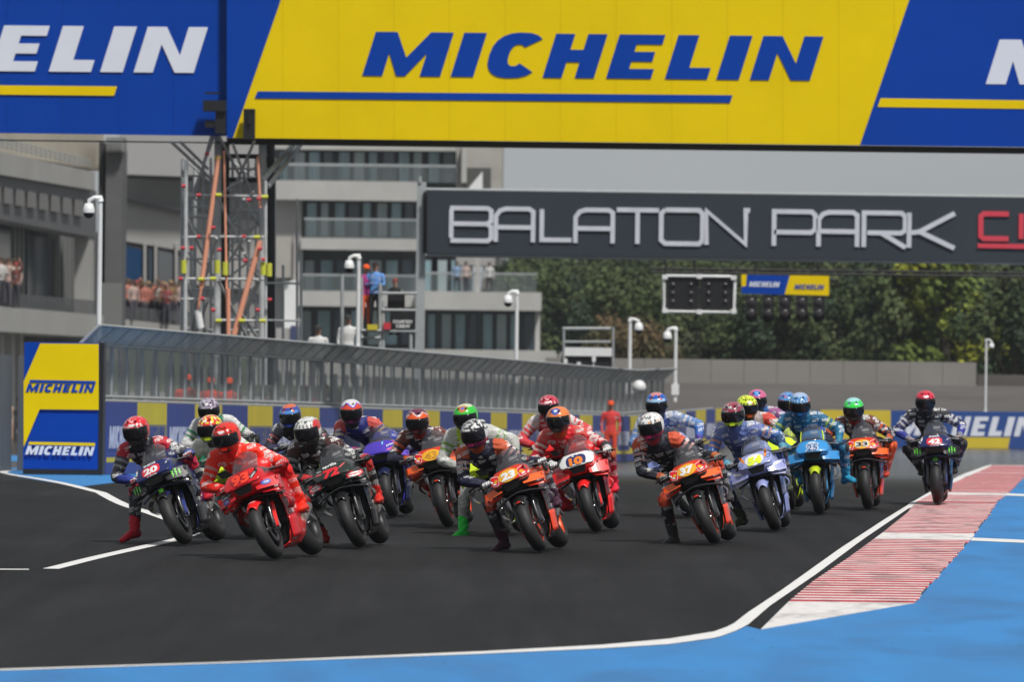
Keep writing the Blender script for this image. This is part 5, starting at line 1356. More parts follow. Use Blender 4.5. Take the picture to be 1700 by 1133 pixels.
# ------------------------------------------------------------------ the field
BK = (.012, .012, .014); RD = (.78, .016, .016); RD2 = (.50, .010, .014); ORG = (.88, .12, .012); ORR = (.62, .035, .012); NV = (.012, .018, .06); WH = (.72, .72, .72)
YL_ = (.72, .36, .02); NEON = (.66, .85, .03); GRN = (.02, .55, .06); LBL = (.24, .31, .64); CY = (.02, .30, .62); TEAL = (.01, .12, .22); ROY = (.02, .03, .32); PNK = (.75, .03, .25); GR = (.32, .32, .31); PUR = (.09, .05, .42)
def liv(**k):
    d = dict(nose=BK, top=BK, plate=BK, patch=BK, wing=BK, wing2=None, side=BK, side2=BK, belly=BK, edge=BK, mark=(.3, .3, .3), fender=BK, fender2=BK, fork_cover=BK, tank=BK, tail=BK, duct=BK)
    d.update(k); d['wing2'] = d['wing2'] or d['wing']; return d
def ktm(num, dec, numc=WH):
    red = (.62, .02, .03)
    D_ = [('b', -.158, .858, .098, .108, -14, WH, .004, 'decal', 18, .45), ('b', .158, .858, .098, .108, 14, WH, .004, 'decal', 18, .45), ('b', -.158, .858, .088, .098, -14, red, .006, 'decal', 18, .45), ('b', .158, .858, .088, .098, 14, red, .006, 'decal', 18, .45),
          ('b', -.150, .855, .05, .03, 20, YL_, .008), ('b', .150, .855, .05, .03, -20, YL_, .008), ('b', -.165, .832, .045, .016, -15, WH, .009), ('b', .165, .832, .045, .016, 15, WH, .009),
          ('b', 0, .56, .05, .022, 0, ORR)]
    return liv(nose=(.50, .06, .012), top=YL_, plate=YL_, patch=(.55, .02, .03), chin=BK, wing=ORG, wing2=ORR, side=(.03, .025, .05), side2=(.05, .03, .05), belly=BK, edge=(.5, .06, .02), duct=(.80, .06, .02), mark=(.55, .1, .12), fender=BK, fender2=(.03, .03, .03),
               fork_cover=(.03, .03, .035), tank=(.03, .025, .03), tail=ORG, guard=BK, lip=BK, lw=(.5, .48, .5), panel=ORR, wsplit=.705, decals=D_ + dec, rim=ORRIM)
ORRIM = mat('wheel_rim_orange', (.62, .06, .01), .4, .3)
def hd(M, px, py, y=.47): return W(px, py, (M @ Vector((0, y, 1.4))).y)
def ft(M, px, py, y=.72): return W(px, py, (M @ Vector((0, y, .2))).y)
RI = []
# --- bike 93, red
RB = (.56, .010, .018)
L93 = liv(nose=RB, top=RB, plate=RD2, patch=RB, chin=RD2, wing=(.64, .012, .018), side=RB, side2=(.36, .008, .012), belly=RD, edge=(.70, .015, .015), duct=RB, panel=(.60, .011, .018), wh=.10, wsplit=.60, mark=(.55, .25, .2), fender=RD, fender2=RD, fork_cover=RD, tank=RD, tail=RD, guard=RD2,
          decals=[('t', '93', .0, .872, .20, .11, 0, (.85, .05, .02), .05, 0, .006), ('b', 0.0, .872, .24, .14, 0, (.30, .006, .01), .003), ('t', 'Lenovo', -.215, .768, .12, .028, 6, WH, .02, 0, .008), ('b', -.215, .768, .14, .042, 6, BK, .005, 'decal', 18, .4),
                  ('t', 'Lenovo', .150, .875, .095, .026, 38, WH, .02, 0, .010), ('b', .150, .875, .11, .038, 38, BK, .007, 'decal', 18, .4), ('b', -.235, .718, .085, .045, 6, (.04, .08, .45), .006), ('t', 'TIM', -.235, .718, .045, .018, 6, WH, .02, 0, .009), ('b', .225, .745, .10, .05, -6, (.04, .08, .45), .006), ('t', 'TIM', .225, .745, .05, .02, -6, WH, .02, 0, .009),
                  ('b', .118, .40, .035, .04, 0, (.75, .45, .02)), ('t', 'Lenovo', 0, .612, .08, .016, 0, WH, .02), ('t', '93', .215, .30, .06, .05, 70, WH, .03)])
b93, M = motorcycle('red racing motorcycle number 93 leading the pack, leaning hard', 457, 932, 25, -14, L93, wing='double')
RS = (.86, .030, .012)
s93 = suit(RS, RS, RS, (.80, .025, .012), RS, RS, boot=RS, knee=RD2, band=(.62, .30, .28), band2=RD2, cuff=RD2, mark=(.70, .35, .33), glove=RD2, glove2=(.55, .4, .4), slider=RD, tilt=-.15, collar=RD)
rider('racer in plain bright red leathers and red helmet on leading bike 93', M, hd(M, 376, 725), (-.28, -1, -.30), s93, s93, hang=-.16, inner_knee=ft(M, 365, 840, .5), helmetfn=hp_plain((.72, .03, .015), mode='marks', acc=(.10, .01, .01), acc2=(.3, .02, .02), top=(.70, .03, .02)), sd=1)
# --- bike 20, dark blue
DBL = (.008, .012, .075)
def yam(txt, up='ENEOS'):
    return liv(nose=(.012, .02, .10), top=(.015, .03, .20), plate=(.65, .03, .06), patch=(.02, .04, .28), chin=BK, wing=BK, wing2=(.01, .012, .03), side=DBL, side2=(.012, .014, .03), belly=BK, edge=(.02, .03, .12), mark=(.18, .2, .3), fender=BK, fender2=DBL, fork_cover=(.02, .035, .20), wh=.11, panel=(.012, .02, .10), wsplit=.55, lw=(.1, .12, .25), tank=DBL, tail=DBL, guard=BK, duct=BK,
           decals=[('t', txt, .0, .866, .165, .070, 0, WH, .05, 0, .009), ('b', 0, .866, .21, .095, 0, (.65, .02, .04), .005, 'number_field', 20, .5), ('t', up, .0, .932, .14, .022, 0, WH, .03), ('t', up, 0, .808, .12, .016, 0, WH, .03), ('c', -.235, .735, .105, 0, 0), ('c', .235, .735, .105, 0, 0), ('c', 0, .625, .06, 0, 0),
                   ('b', -.17, .90, .022, .06, -20, WH), ('b', .19, .89, .055, .014, 28, WH), ('b', -.2, .86, .05, .012, -28, WH), ('b', .2, .665, .09, .012, 0, WH)])
b20, M = motorcycle('dark blue racing motorcycle number 20 with green claw marks, leftmost in the pack', 307, 908, 26, -11.5, yam('20'), wing='droop')
s20 = suit((.012, .012, .02), (.50, .02, .04), (.06, .06, .075), (.03, .05, .28), (.45, .012, .03), (.02, .02, .03), boot=(.50, .01, .03), knee=(.50, .015, .04), band=(.32, .32, .34), band2=(.02, .03, .2), cuff=(.05, .07, .35), mark=(.30, .3, .32), glove=(.30, .02, .04), glove2=(.6, .6, .6), slider=(.45, .01, .05), tilt=-.12)
rider('racer in red helmet, dark blue and red leathers, foot off the peg, bike 20', M, hd(M, 226, 714), (-.22, -1, -.26), s20, s20, hang=-.17, inner_foot=ft(M, 222, 893, .55), inner_knee=ft(M, 196, 818, .35), helmetfn=hp_plain((.66, .02, .03), mode='marks', acc=(.6, .5, .5), acc2=(.05, .05, .05), chin=(.02, .02, .02)), sd=2)
# --- rider hidden behind 93, white and neon
LN = liv(nose=NEON, top=WH, plate=WH, patch=NEON, wing=NEON, side=WH, side2=GR, belly=GR, edge=NEON, duct=GR, fender=BK, fender2=GR, fork_cover=GR, tank=WH, tail=NEON, mark=(.3, .3, .3))
bq, M = motorcycle('white and neon yellow racing motorcycle half hidden behind the leading red bike', 418, 897, 22, -10, LN)
sq = suit((.50, .50, .49), (.55, .53, .5), (.45, .45, .44), (.42, .60, .06), (.40, .40, .38), (.20, .20, .18), boot=(.10, .10, .08), knee=(.5, .5, .5), band=(.24, .42, .03), band2=(.35, .55, .04), cuff=(.4, .42, .38), mark=(.7, .25, .2), glove=(.5, .5, .5), glove2=(.3, .6, .05), slider=(.5, .06, .04), tilt=-.1); sq['big'] = 1
rider('racer in white and grey leathers and red and yellow helmet behind the leading bike', M, hd(M, 349, 711), (-.25, -1, -.22), sq, sq, hang=-.16, inner_foot=ft(M, 362, 903, .35), inner_knee=ft(M, 332, 850, .4), helmetfn=hp_plain((.72, .66, .08), mode='cells', acc=(.62, .03, .02), acc2=WH, chin=(.55, .65, .05)), sd=3)
# --- rider 3, green and white behind
LG = liv(nose=WH, top=WH, plate=WH, patch=(.01, .2, .1), wing=(.01, .2, .1), side=WH, side2=(.01, .2, .1), fender=BK, tank=WH, tail=WH, duct=WH)
bg, M = motorcycle('white and green racing motorcycle hidden behind the riders at left', 392, 850, 14, -7, LG)
sg3 = suit((.02, .16, .08), (.5, .5, .5), (.50, .50, .50), (.5, .5, .5), (.45, .45, .45), (.2, .2, .2), mark=(.6, .1, .05), band=(.02, .2, .08), tilt=-.08)
rider('racer in green and white leathers with a dark purple helmet, farthest back at left', M, hd(M, 347, 680), (-.05, -1, -.30), sg3, sg3, hang=-.10, helmetfn=hp_plain((.10, .08, .13), mode='cells', acc=(.35, .30, .38), acc2=WH, chin=BK), sd=4)
# --- rider 5, dark with blue helmet
L5 = liv(nose=(.05, .05, .07), patch=(.5, .02, .03), plate=(.4, .4, .4), wing=(.04, .04, .05), side=BK, fender=BK, tank=BK, tail=BK, duct=(.03, .03, .03), mark=(.5, .05, .06), decals=[('b', 0, .86, .12, .07, 0, (.5, .05, .08))])
b5, M = motorcycle('dark racing motorcycle with a clear screen behind bikes 93 and 72', 528, 850, 13, -7, L5)
s5 = suit((.02, .02, .025), (.12, .12, .14), (.035, .03, .04), (.05, .05, .10), (.03, .03, .04), boot=BK, band=(.4, .12, .14), mark=(.35, .3, .33), tilt=-.08)
rider('racer in black leathers with a blue and orange helmet between bikes 93 and 72', M, hd(M, 482, 690), (-.12, -1, -.28), s5, s5, hang=-.10, helmetfn=hp_plain((.035, .06, .30), mode='brow', acc=(.08, .25, .6), acc2=(.60, .12, .05), top=(.5, .15, .08)), sd=5)
# --- bike 72
L72 = liv(nose=(.02, .03, .025), top=(.03, .03, .03), plate=(.02, .02, .02), patch=(.02, .025, .02), wing=(.018, .018, .02), wing2=BK, side=(.018, .018, .02), side2=(.02, .02, .022), belly=BK, edge=(.03, .03, .03), duct=BK, mark=(.45, .03, .04), fender=BK, fender2=BK, fork_cover=BK, tank=BK, tail=(.5, .02, .02), guard=BK, lw=(.5, .5, .5),
          decals=[('t', '72', .0, .848, .18, .09, 0, (.66, .02, .03), .06, .1, .007), ('t', 'aprilia', .0, .925, .16, .036, 0, WH, .03), ('b', -.225, .750, .17, .080, 6, (.6, .015, .03), .005), ('b', -.225, .750, .135, .045, 6, WH, .007), ('t', 'sterilgarda', -.225, .750, .12, .022, 6, RD, .03, 0, .009),
                  ('b', .225, .750, .17, .085, -4, (.6, .015, .03), .005), ('b', .225, .750, .135, .048, -4, WH, .007), ('t', 'sterilgarda', .225, .750, .12, .022, -4, RD, .03, 0, .009), ('b', -.14, .87, .085, .016, 0, (.6, .1, .12)), ('b', .13, .885, .085, .016, 26, (.6, .1, .12)), ('t', 'XPERIENCE', .12, .695, .11, .015, 3, WH, .03), ('t', 'LENOVO', -.13, .90, .05, .012, 0, WH)])
b72, M = motorcycle('black racing motorcycle number 72 with red and white oval marks beside leading bike', 597, 913, 22, -8, L72, wing='double')
s72 = suit((.018, .018, .02), (.06, .02, .02), (.02, .02, .022), (.02, .02, .022), (.02, .02, .022), (.02, .02, .02), boot=(.62, .03, .02), knee=(.35, .02, .02), band=(.25, .24, .24), band2=(.02, .02, .02), cuff=(.5, .03, .03), mark=(.36, .34, .34), mark2=(.5, .04, .04), glove=(.03, .03, .03), glove2=(.5, .03, .05), slider=(.5, .03, .02), tilt=-.12)
rider('racer in black leathers and white helmet with dark rays on black bike 72', M, hd(M, 511, 715), (-.34, -1, -.28), s72, s72, hang=-.16, inner_foot=ft(M, 536, 902, .9), helmetfn=hp_plain((.66, .66, .64), mode='stripes', acc=(.03, .03, .03), acc2=(.55, .04, .04), chin=(.04, .04, .04)), sd=6)
# --- rider 7 purple-blue
L7 = liv(nose=(.07, .04, .42), top=PUR, plate=(.16, .12, .5), patch=(.5, .03, .3), wing=(.10, .05, .46), side=(.06, .03, .36), side2=NV, belly=NV, edge=(.05, .05, .5), mark=(.5, .2, .5), fender=NV, fender2=NV, fork_cover=NV, tank=ROY, tail=ROY, duct=NV, decals=[('b', .16, .84, .14, .022, 12, (.7, .03, .22)), ('t', 'prima', .15, .885, .11, .03, 10, WH, .03), ('b', .05, .93, .02, .07, -5, (.2, .5, .8))])
b7, M = motorcycle('purple and blue racing motorcycle behind bike 72', 652, 862, 12, -6, L7, wing='double')
s7 = suit((.02, .025, .16), (.55, .08, .07), (.045, .035, .22), (.05, .04, .25), (.04, .02, .10), (.05, .03, .12), boot=(.2, .02, .05), band=(.5, .35, .2), mark=(.4, .38, .5), cuff=(.25, .03, .12), glove=BK, tilt=-.06)
rider('racer in blue and purple leathers with an orange and white helmet above bike 72', M, hd(M, 583, 683), (-.06, -1, -.25), s7, s7, hang=-.10, helmetfn=hp_plain((.66, .06, .03), mode='flames', acc=(.6, .58, .6), acc2=(.08, .1, .5), chin=(.10, .01, .06)), sd=7)
# --- orange bike behind, scribble plate
YD = [('b', 0, .868, .23, .13, 0, YL_, .005), ('t', '43', 0, .866, .15, .085, 0, (.30, .11, .01), .02, 0, .009), ('t', '43', 0, .866, .145, .080, 0, YL_, -.02, 0, .012)]
b8, M = motorcycle('orange racing motorcycle with outlined 43 on yellow plate, left of bike 23', 744, 879, 14, -8, ktm('43', YD), wing='box')
sk = suit((.02, .02, .045), (.16, .05, .04), (.03, .03, .05), (.02, .02, .04), (.025, .02, .03), (.6, .08, .02), boot=(.5, .05, .03), knee=(.70, .09, .02), band=(.60, .10, .03), band2=(.02, .02, .03), mark=(.42, .36, .36), mark2=(.6, .08, .02), cuff=(.5, .08, .02), glove=BK, slider=(.62, .10, .02), tilt=-.06, collar=(.3, .02, .02))
rider('racer in black and orange leathers and orange helmet on the bike left of bike 23', M, hd(M, 693, 699), (-.16, -1, -.24), sk, sk, hang=-.13, inner_knee=ft(M, 664, 795, .4), helmetfn=hp_plain((.72, .10, .02), mode='flames', acc=(.12, .02, .05), acc2=(.6, .5, .5), chin=(.10, .02, .03)), sd=8)
# --- green-helmet rider behind 23
b9, M = motorcycle('white and neon racing motorcycle almost hidden behind orange bike 23', 838, 893, 18, -8, LN)
s9 = suit((.48, .66, .03), (.50, .49, .46), (.46, .46, .44), (.40, .40, .38), (.36, .36, .33), (.22, .22, .20), boot=(.015, .55, .05), knee=(.45, .45, .43), band=(.16, .30, .04), band2=(.20, .40, .04), cuff=(.35, .36, .33), mark=(.3, .3, .28), glove=(.4, .4, .4), glove2=(.3, .6, .05), slider=(.5, .06, .03), tilt=-.08)
rider('racer in grey leathers with green helmet and one bright green boot', M, hd(M, 773, 692), (-.22, -1, -.22), s9, s9, hang=-.17, inner_foot=ft(M, 768, 893, .45), inner_knee=ft(M, 754, 822, .45), helmetfn=hp_plain((.04, .50, .05), mode='disc', acc=(.55, .2, .05), acc2=(.12, .15, .5), top=(.55, .6, .4), chin=(.05, .05, .04)), sd=9)
# --- bike 23
b23, M = motorcycle('orange racing motorcycle number 23 with yellow front plate in the middle of the pack', 896, 920, 24, -9, ktm('23', [('b', 0, .868, .23, .13, 0, YL_, .005), ('t', '23', .0, .866, .165, .085, 0, WH, .06, .1, .010)]), wing='box')
s23 = suit((.02, .02, .04), (.55, .10, .04), (.02, .022, .05), (.02, .022, .05), (.02, .02, .03), (.04, .03, .04), boot=(.06, .02, .04), knee=(.5, .08, .04), band=(.60, .35, .33), band2=(.02, .02, .04), cuff=(.03, .03, .05), mark=(.48, .30, .22), mark2=(.35, .05, .04), glove=(.55, .55, .55), glove2=(.7, .7, .7), slider=(.04, .04, .04), tilt=-.12, collar=(.5, .08, .03))
rider('racer with black and white patterned helmet and white gloves on orange bike 23', M, hd(M, 788, 719), (-.42, -1, -.30), s23, s23, hang=-.18, inner_foot=ft(M, 836, 912, .75), inner_knee=ft(M, 797, 848, .45), helmetfn=hp_plain((.70, .70, .70), mode='cells', acc=(.02, .02, .025), acc2=(.4, .4, .4), chin=(.30, .02, .10), sd=4), sd=10)
# --- bike 10
LH = (.80, .018, .02)
L10 = liv(nose=LH, top=WH, plate=(.02, .03, .14), patch=WH, chin=LH, wing=LH, wing2=LH, side=LH, side2=LH, belly=LH, edge=LH, duct=LH, wh=.12, wsplit=.60, panel=WH, mark=(.7, .4, .4), fender=LH, fender2=LH, fork_cover=LH, tank=LH, tail=LH, guard=BK, lip=WH,
          decals=[('t', '10', 0, .855, .165, .09, 0, (.78, .20, .02), .06, 0, .008), ('b', 0, .858, .24, .135, 0, (.015, .025, .12), .004, 'number_field', 20, .7), ('b', 0, .918, .13, .02, 0, WH), ('b', .215, .785, .15, .010, 22, (.7, .45, .45)), ('b', -.215, .755, .12, .010, -10, (.7, .45, .45))])
b10, M = motorcycle('bright red and white racing motorcycle number 10 right of bike 23', 990, 887, 17, -8, L10, wing='droop')
s10 = suit((.62, .015, .025), (.62, .08, .07), (.50, .014, .03), (.03, .03, .035), (.10, .02, .03), (.40, .012, .03), boot=(.62, .02, .05), knee=(.12, .03, .04), band=(.66, .45, .4), band2=(.03, .03, .035), cuff=(.5, .5, .5), mark=(.62, .42, .36), mark2=(.6, .5, .5), glove=(.6, .6, .6), glove2=(.7, .7, .7), slider=(.5, .1, .03), tilt=-.08, collar=(.5, .1, .02))
rider('racer in red leathers and orange helmet with a blue disc on bike 10', M, hd(M, 927, 696), (-.22, -1, -.22), s10, s10, hang=-.12, inner_foot=ft(M, 941, 848, .9), helmetfn=hp_plain((.72, .20, .05), mode='disc', acc=(.03, .10, .45), acc2=(.6, .6, .65), chin=(.05, .04, .04)), sd=11)
# --- rider 12 behind 10
b12, M = motorcycle('red racing motorcycle hidden behind bike 10', 946, 850, 12, -6, liv(nose=RD, wing=RD, side=RD, side2=RD2, tank=RD, tail=RD, fender=RD, duct=RD, patch=RD, plate=WH))
s12 = suit((.58, .03, .04), (.55, .45, .44), (.60, .04, .05), (.58, .05, .06), (.5, .02, .03), boot=RD, band=(.5, .4, .4), mark=(.68, .40, .38), cuff=RD2, glove=(.5, .4, .4), tilt=-.05)
rider('racer in red leathers with a dark red helmet behind the rider of bike 10', M, hd(M, 911, 675), (-.10, -1, -.22), s12, s12, hang=-.12, helmetfn=hp_plain((.50, .015, .05), mode='marks', acc=(.6, .4, .4), acc2=(.2, .01, .02), chin=(.1, .01, .02)), sd=12)
# --- bike 37
b37, M = motorcycle('orange racing motorcycle number 37 with yellow front plate right of the centre', 1186, 907, 22, -8, ktm('37', [('b', 0, .868, .23, .13, 0, YL_, .005), ('t', '37', .0, .866, .165, .085, 0, WH, .06, .1, .010)]), wing='box')
s37 = suit((.02, .02, .03), (.60, .09, .04), (.022, .022, .035), (.02, .02, .03), (.02, .02, .03), (.02, .02, .025), boot=(.05, .05, .05), knee=(.60, .07, .03), band=(.55, .3, .28), band2=(.02, .02, .03), cuff=(.45, .12, .03), mark=(.45, .30, .24), mark2=(.3, .05, .04), glove=(.03, .03, .03), glove2=(.3, .3, .3), slider=(.6, .08, .03), tilt=-.12, collar=(.45, .04, .05))
rider('racer in a white helmet and black leathers riding orange bike 37', M, hd(M, 1081, 707), (-.34, -1, -.28), s37, s37, hang=-.17, inner_foot=ft(M, 1118, 904, .75), inner_knee=ft(M, 1085, 836, .45), helmetfn=hp_plain((.70, .70, .70), mode='marks', acc=(.10, .10, .12), acc2=(.65, .3, .04), chin=(.35, .02, .10)), sd=13)
# --- rider 14 behind 37
b14, M = motorcycle('blue racing motorcycle hidden behind orange bike 37', 1142, 862, 16, -7, liv(nose=LBL, wing=LBL, side=LBL, tank=LBL, tail=LBL, fender=NV, duct=NV))
s14 = suit((.05, .08, .25), (.22, .27, .42), (.12, .22, .45), (.05, .14, .45), (.02, .02, .03), (.03, .03, .04), boot=NV, knee=(.02, .02, .025), band=(.4, .4, .45), mark=(.4, .42, .5), band2=(.5, .35, .05), cuff=(.08, .06, .30), slider=(.02, .02, .022), tilt=-.06)
rider('racer in blue leathers with a royal blue helmet looking over the rider of bike 37', M, hd(M, 1090, 671), (-.05, -1, -.25), s14, s14, hang=-.14, inner_knee=ft(M, 1048, 786, .35), helmetfn=hp_plain((.01, .09, .42), mode='brow', acc=(.30, .50, .68), acc2=(.55, .2, .2), chin=(.01, .02, .06)), sd=14)
# --- rider 16, 17, 18 far group
b17, M = motorcycle('blue and pink racing motorcycle far back behind bike 54', 1290, 832, 8, -5, liv(nose=CY, wing=PNK, side=NV, tank=CY, tail=PNK, fender=NV))
s17 = suit((.02, .10, .30), (.3, .1, .25), (.02, .12, .36), (.02, .10, .3), (.02, .05, .2), mark=(.4, .3, .45), band=(.5, .1, .2), tilt=-.04)
rider('racer in blue leathers with a pink and blue helmet far back above bike 54', M, hd(M, 1257, 664), (-.05, -1, -.20), s17, s17, hang=-.08, helmetfn=hp_plain((.60, .12, .25), mode='disc', acc=(.04, .20, .55), acc2=(.2, .4, .7), chin=(.03, .03, .06)), sd=15)
b16, M = motorcycle('neon yellow and red racing motorcycle tucked behind pale blue bike 54', 1312, 850, 10, -6, liv(nose=NEON, wing=NEON, side=(.5, .02, .03), side2=BK, tank=NEON, tail=RD, fender=BK, duct=NEON, fork_cover=NEON, edge=NEON))
s16 = suit((.35, .30, .30), (.60, .06, .05), (.50, .40, .38), (.40, .45, .10), (.25, .05, .08), (.45, .60, .05), boot=(.4, .55, .05), mark=(.6, .58, .5), band=(.6, .55, .5), cuff=(.45, .06, .06), glove=(.3, .03, .05), glove2=(.5, .6, .1), tilt=-.04)
rider('racer in red and white leathers with a neon yellow helmet behind bike 54', M, hd(M, 1240, 675), (.25, -1, -.25), s16, s16, hang=-.08, helmetfn=hp_plain((.70, .85, .05), mode='marks', acc=(.03, .03, .03), acc2=(.5, .05, .03), chin=(.55, .1, .03)), sd=16)
# --- bike 54
L54 = liv(nose=(.30, .34, .60), top=WH, plate=WH, patch=LBL, chin=(.30, .33, .58), wing=(.26, .29, .58), wing2=(.40, .42, .62), side=LBL, side2=(.18, .22, .52), belly=(.16, .2, .45), edge=(.30, .34, .6), duct=(.20, .24, .5), mark=(.55, .57, .7), fender=(.30, .33, .6), fender2=LBL, fork_cover=(.28, .32, .58), wh=.11, wsplit=.68, tank=LBL, tail=LBL, guard=BK,
          decals=[('t', '54', 0, .862, .18, .095, 0, (.72, .85, .02), .07, .15, .009), ('b', 0, .872, .23, .13, 0, WH, .004), ('b', -.145, .905, .03, .09, 28, (.75, .25, .03), .006), ('b', .145, .915, .03, .10, -20, (.75, .25, .03), .006), ('b', -.17, .845, .055, .04, 0, (.05, .08, .2)), ('b', .17, .875, .055, .04, 10, (.05, .08, .2)), ('b', -.17, .845, .042, .028, 0, LBL, .006), ('b', .17, .875, .042, .028, 10, LBL, .006), ('b', .25, .765, .11, .03, 14, WH), ('b', -.245, .755, .10, .028, -10, WH)])
b54, M = motorcycle('pale blue and white racing motorcycle number 54 right of bike 37', 1287, 885, 18, -6, L54, wing='double')
s54 = suit((.10, .14, .34), (.16, .20, .42), (.05, .13, .36), (.025, .07, .16), (.03, .04, .10), (.03, .03, .05), boot=(.05, .06, .03), knee=(.08, .12, .3), band=(.4, .2, .18), mark=(.30, .33, .45), band2=(.03, .08, .2), cuff=(.10, .30, .40), glove=(.03, .03, .04), glove2=(.3, .3, .3), slider=(.05, .05, .05), tilt=-.08, collar=(.10, .14, .34))
rider('racer in blue leathers, helmet with dark red top and neon chin, on bike 54', M, hd(M, 1217, 688), (-.14, -1, -.20), s54, s54, hang=-.14, inner_foot=ft(M, 1232, 872, .8), helmetfn=hp_plain((.10, .10, .12), mode='cells', acc=(.30, .03, .06), acc2=(.5, .5, .5), chin=(.55, .75, .04), top=(.25, .02, .05)), sd=17)
# --- 18 and 25
b18, M = motorcycle('dark blue racing motorcycle hidden behind light blue bike 25', 1332, 830, 6, -5, liv(nose=NV, wing=CY, side=NV, tank=NV, tail=CY))
s18 = suit((.03, .06, .22), (.08, .06, .25), (.05, .05, .25), (.04, .08, .3), (.02, .03, .1), mark=(.3, .12, .25), band=(.4, .1, .2), tilt=-.03)
rider('racer with a light blue helmet mostly hidden behind the rider of bike 25', M, hd(M, 1307, 668), (-.1, -1, -.22), s18, s18, hang=-.07, helmetfn=hp_plain((.05, .20, .52), mode='cells', acc=(.10, .30, .6), acc2=(.5, .1, .2), chin=(.03, .04, .1)), sd=18)
LB = (.035, .26, .60)
L25 = liv(nose=LB, top=LB, plate=LB, patch=LB, chin=(.02, .14, .40), wing=LB, wing2=(.012, .02, .05), side=(.02, .18, .42), side2=(.02, .14, .34), belly=(.02, .1, .25), edge=LB, duct=(.02, .16, .35), mark=(.1, .35, .55), fender=(.50, .62, .02), fender2=(.42, .55, .03), fork_cover=(.02, .22, .45), wh=.10, wsplit=.66, tank=LB, tail=LB, guard=BK, screen_edge=NEON, lip=BK,
          decals=[('t', '25', 0, .865, .15, .085, 0, (.025, .10, .30), .02, .1, .012), ('t', '25', 0, .865, .17, .098, 0, WH, .08, .1, .006), ('b', 0, .925, .10, .014, 0, WH), ('b', .2, .69, .13, .016, -16, (.5, .5, .55)), ('b', -.2, .69, .13, .016, 16, (.5, .5, .55))])
b25, M = motorcycle('light blue racing motorcycle number 25 with neon trimmed screen', 1360, 857, 7, -4.5, L25, wing='droop')
s25 = suit((.008, .10, .20), (.03, .14, .27), (.01, .11, .22), (.02, .14, .26), (.01, .08, .16), (.01, .12, .24), boot=(.02, .25, .42), knee=(.02, .12, .22), band=(.3, .4, .08), mark=(.05, .16, .26), mark2=(.35, .5, .05), band2=(.3, .45, .04), cuff=(.03, .2, .33), glove=(.02, .16, .28), glove2=(.1, .2, .3), tilt=-.02, collar=(.02, .14, .3))
rider('racer in teal blue leathers with a blue and white helmet on bike 25', M, hd(M, 1328, 671), (-.04, -1, -.30), s25, s25, hang=-.05, outer_foot=ft(M, 1404, 802, .85), helmetfn=hp_plain((.05, .22, .5), mode='stripes', acc=(.5, .6, .7), acc2=(.4, .15, .2), chin=(.02, .14, .4), top=(.3, .4, .6)), sd=19)
# --- bike 33
b33, M = motorcycle('orange racing motorcycle number 33 with yellow front plate, second from the right', 1441, 849, 6, -6, ktm('33', [('b', 0, .868, .23, .12, 0, YL_, .005), ('b', -.048, .868, .078, .072, 0, WH, .008, 'number_field', 16, .5), ('b', .048, .868, .078, .072, 0, WH, .008, 'number_field', 16, .5), ('t', '33', .0, .868, .155, .055, 0, (.02, .02, .02), .04, 0, .010)]), wing='box')
rider('racer in black and orange leathers with a mint green helmet riding orange bike 33', M, hd(M, 1417, 679), (-.02, -1, -.28), sk, sk, hang=-.04, helmetfn=hp_plain((.05, .55, .12), mode='brow', acc=(.03, .65, .05), acc2=(.30, .62, .62), top=(.30, .58, .62), chin=(.04, .03, .03)), sd=20)
# --- bike 42, far right
b42, M = motorcycle('dark blue racing motorcycle with green claw marks, on the kerb at right', 1557, 841, 4, -5, yam('42'), wing='droop')
s42 = suit((.014, .014, .02), (.03, .03, .035), (.03, .035, .10), (.03, .04, .26), (.02, .02, .03), boot=(.02, .02, .02), band=(.45, .45, .47), band2=(.03, .04, .3), cuff=(.2, .2, .25), mark=(.25, .12, .18), glove=(.04, .04, .05), glove2=(.4, .3, .3), tilt=0)
rider('racer upright in black and blue leathers and red helmet, rightmost in the pack', M, hd(M, 1536, 666), (.0, -1, -.18), s42, s42, hang=-.03, elbows=(1, 1), helmetfn=hp_plain((.66, .03, .06), mode='marks', acc=(.25, .02, .04), acc2=(.06, .02, .03), chin=(.02, .02, .02)), sd=21)

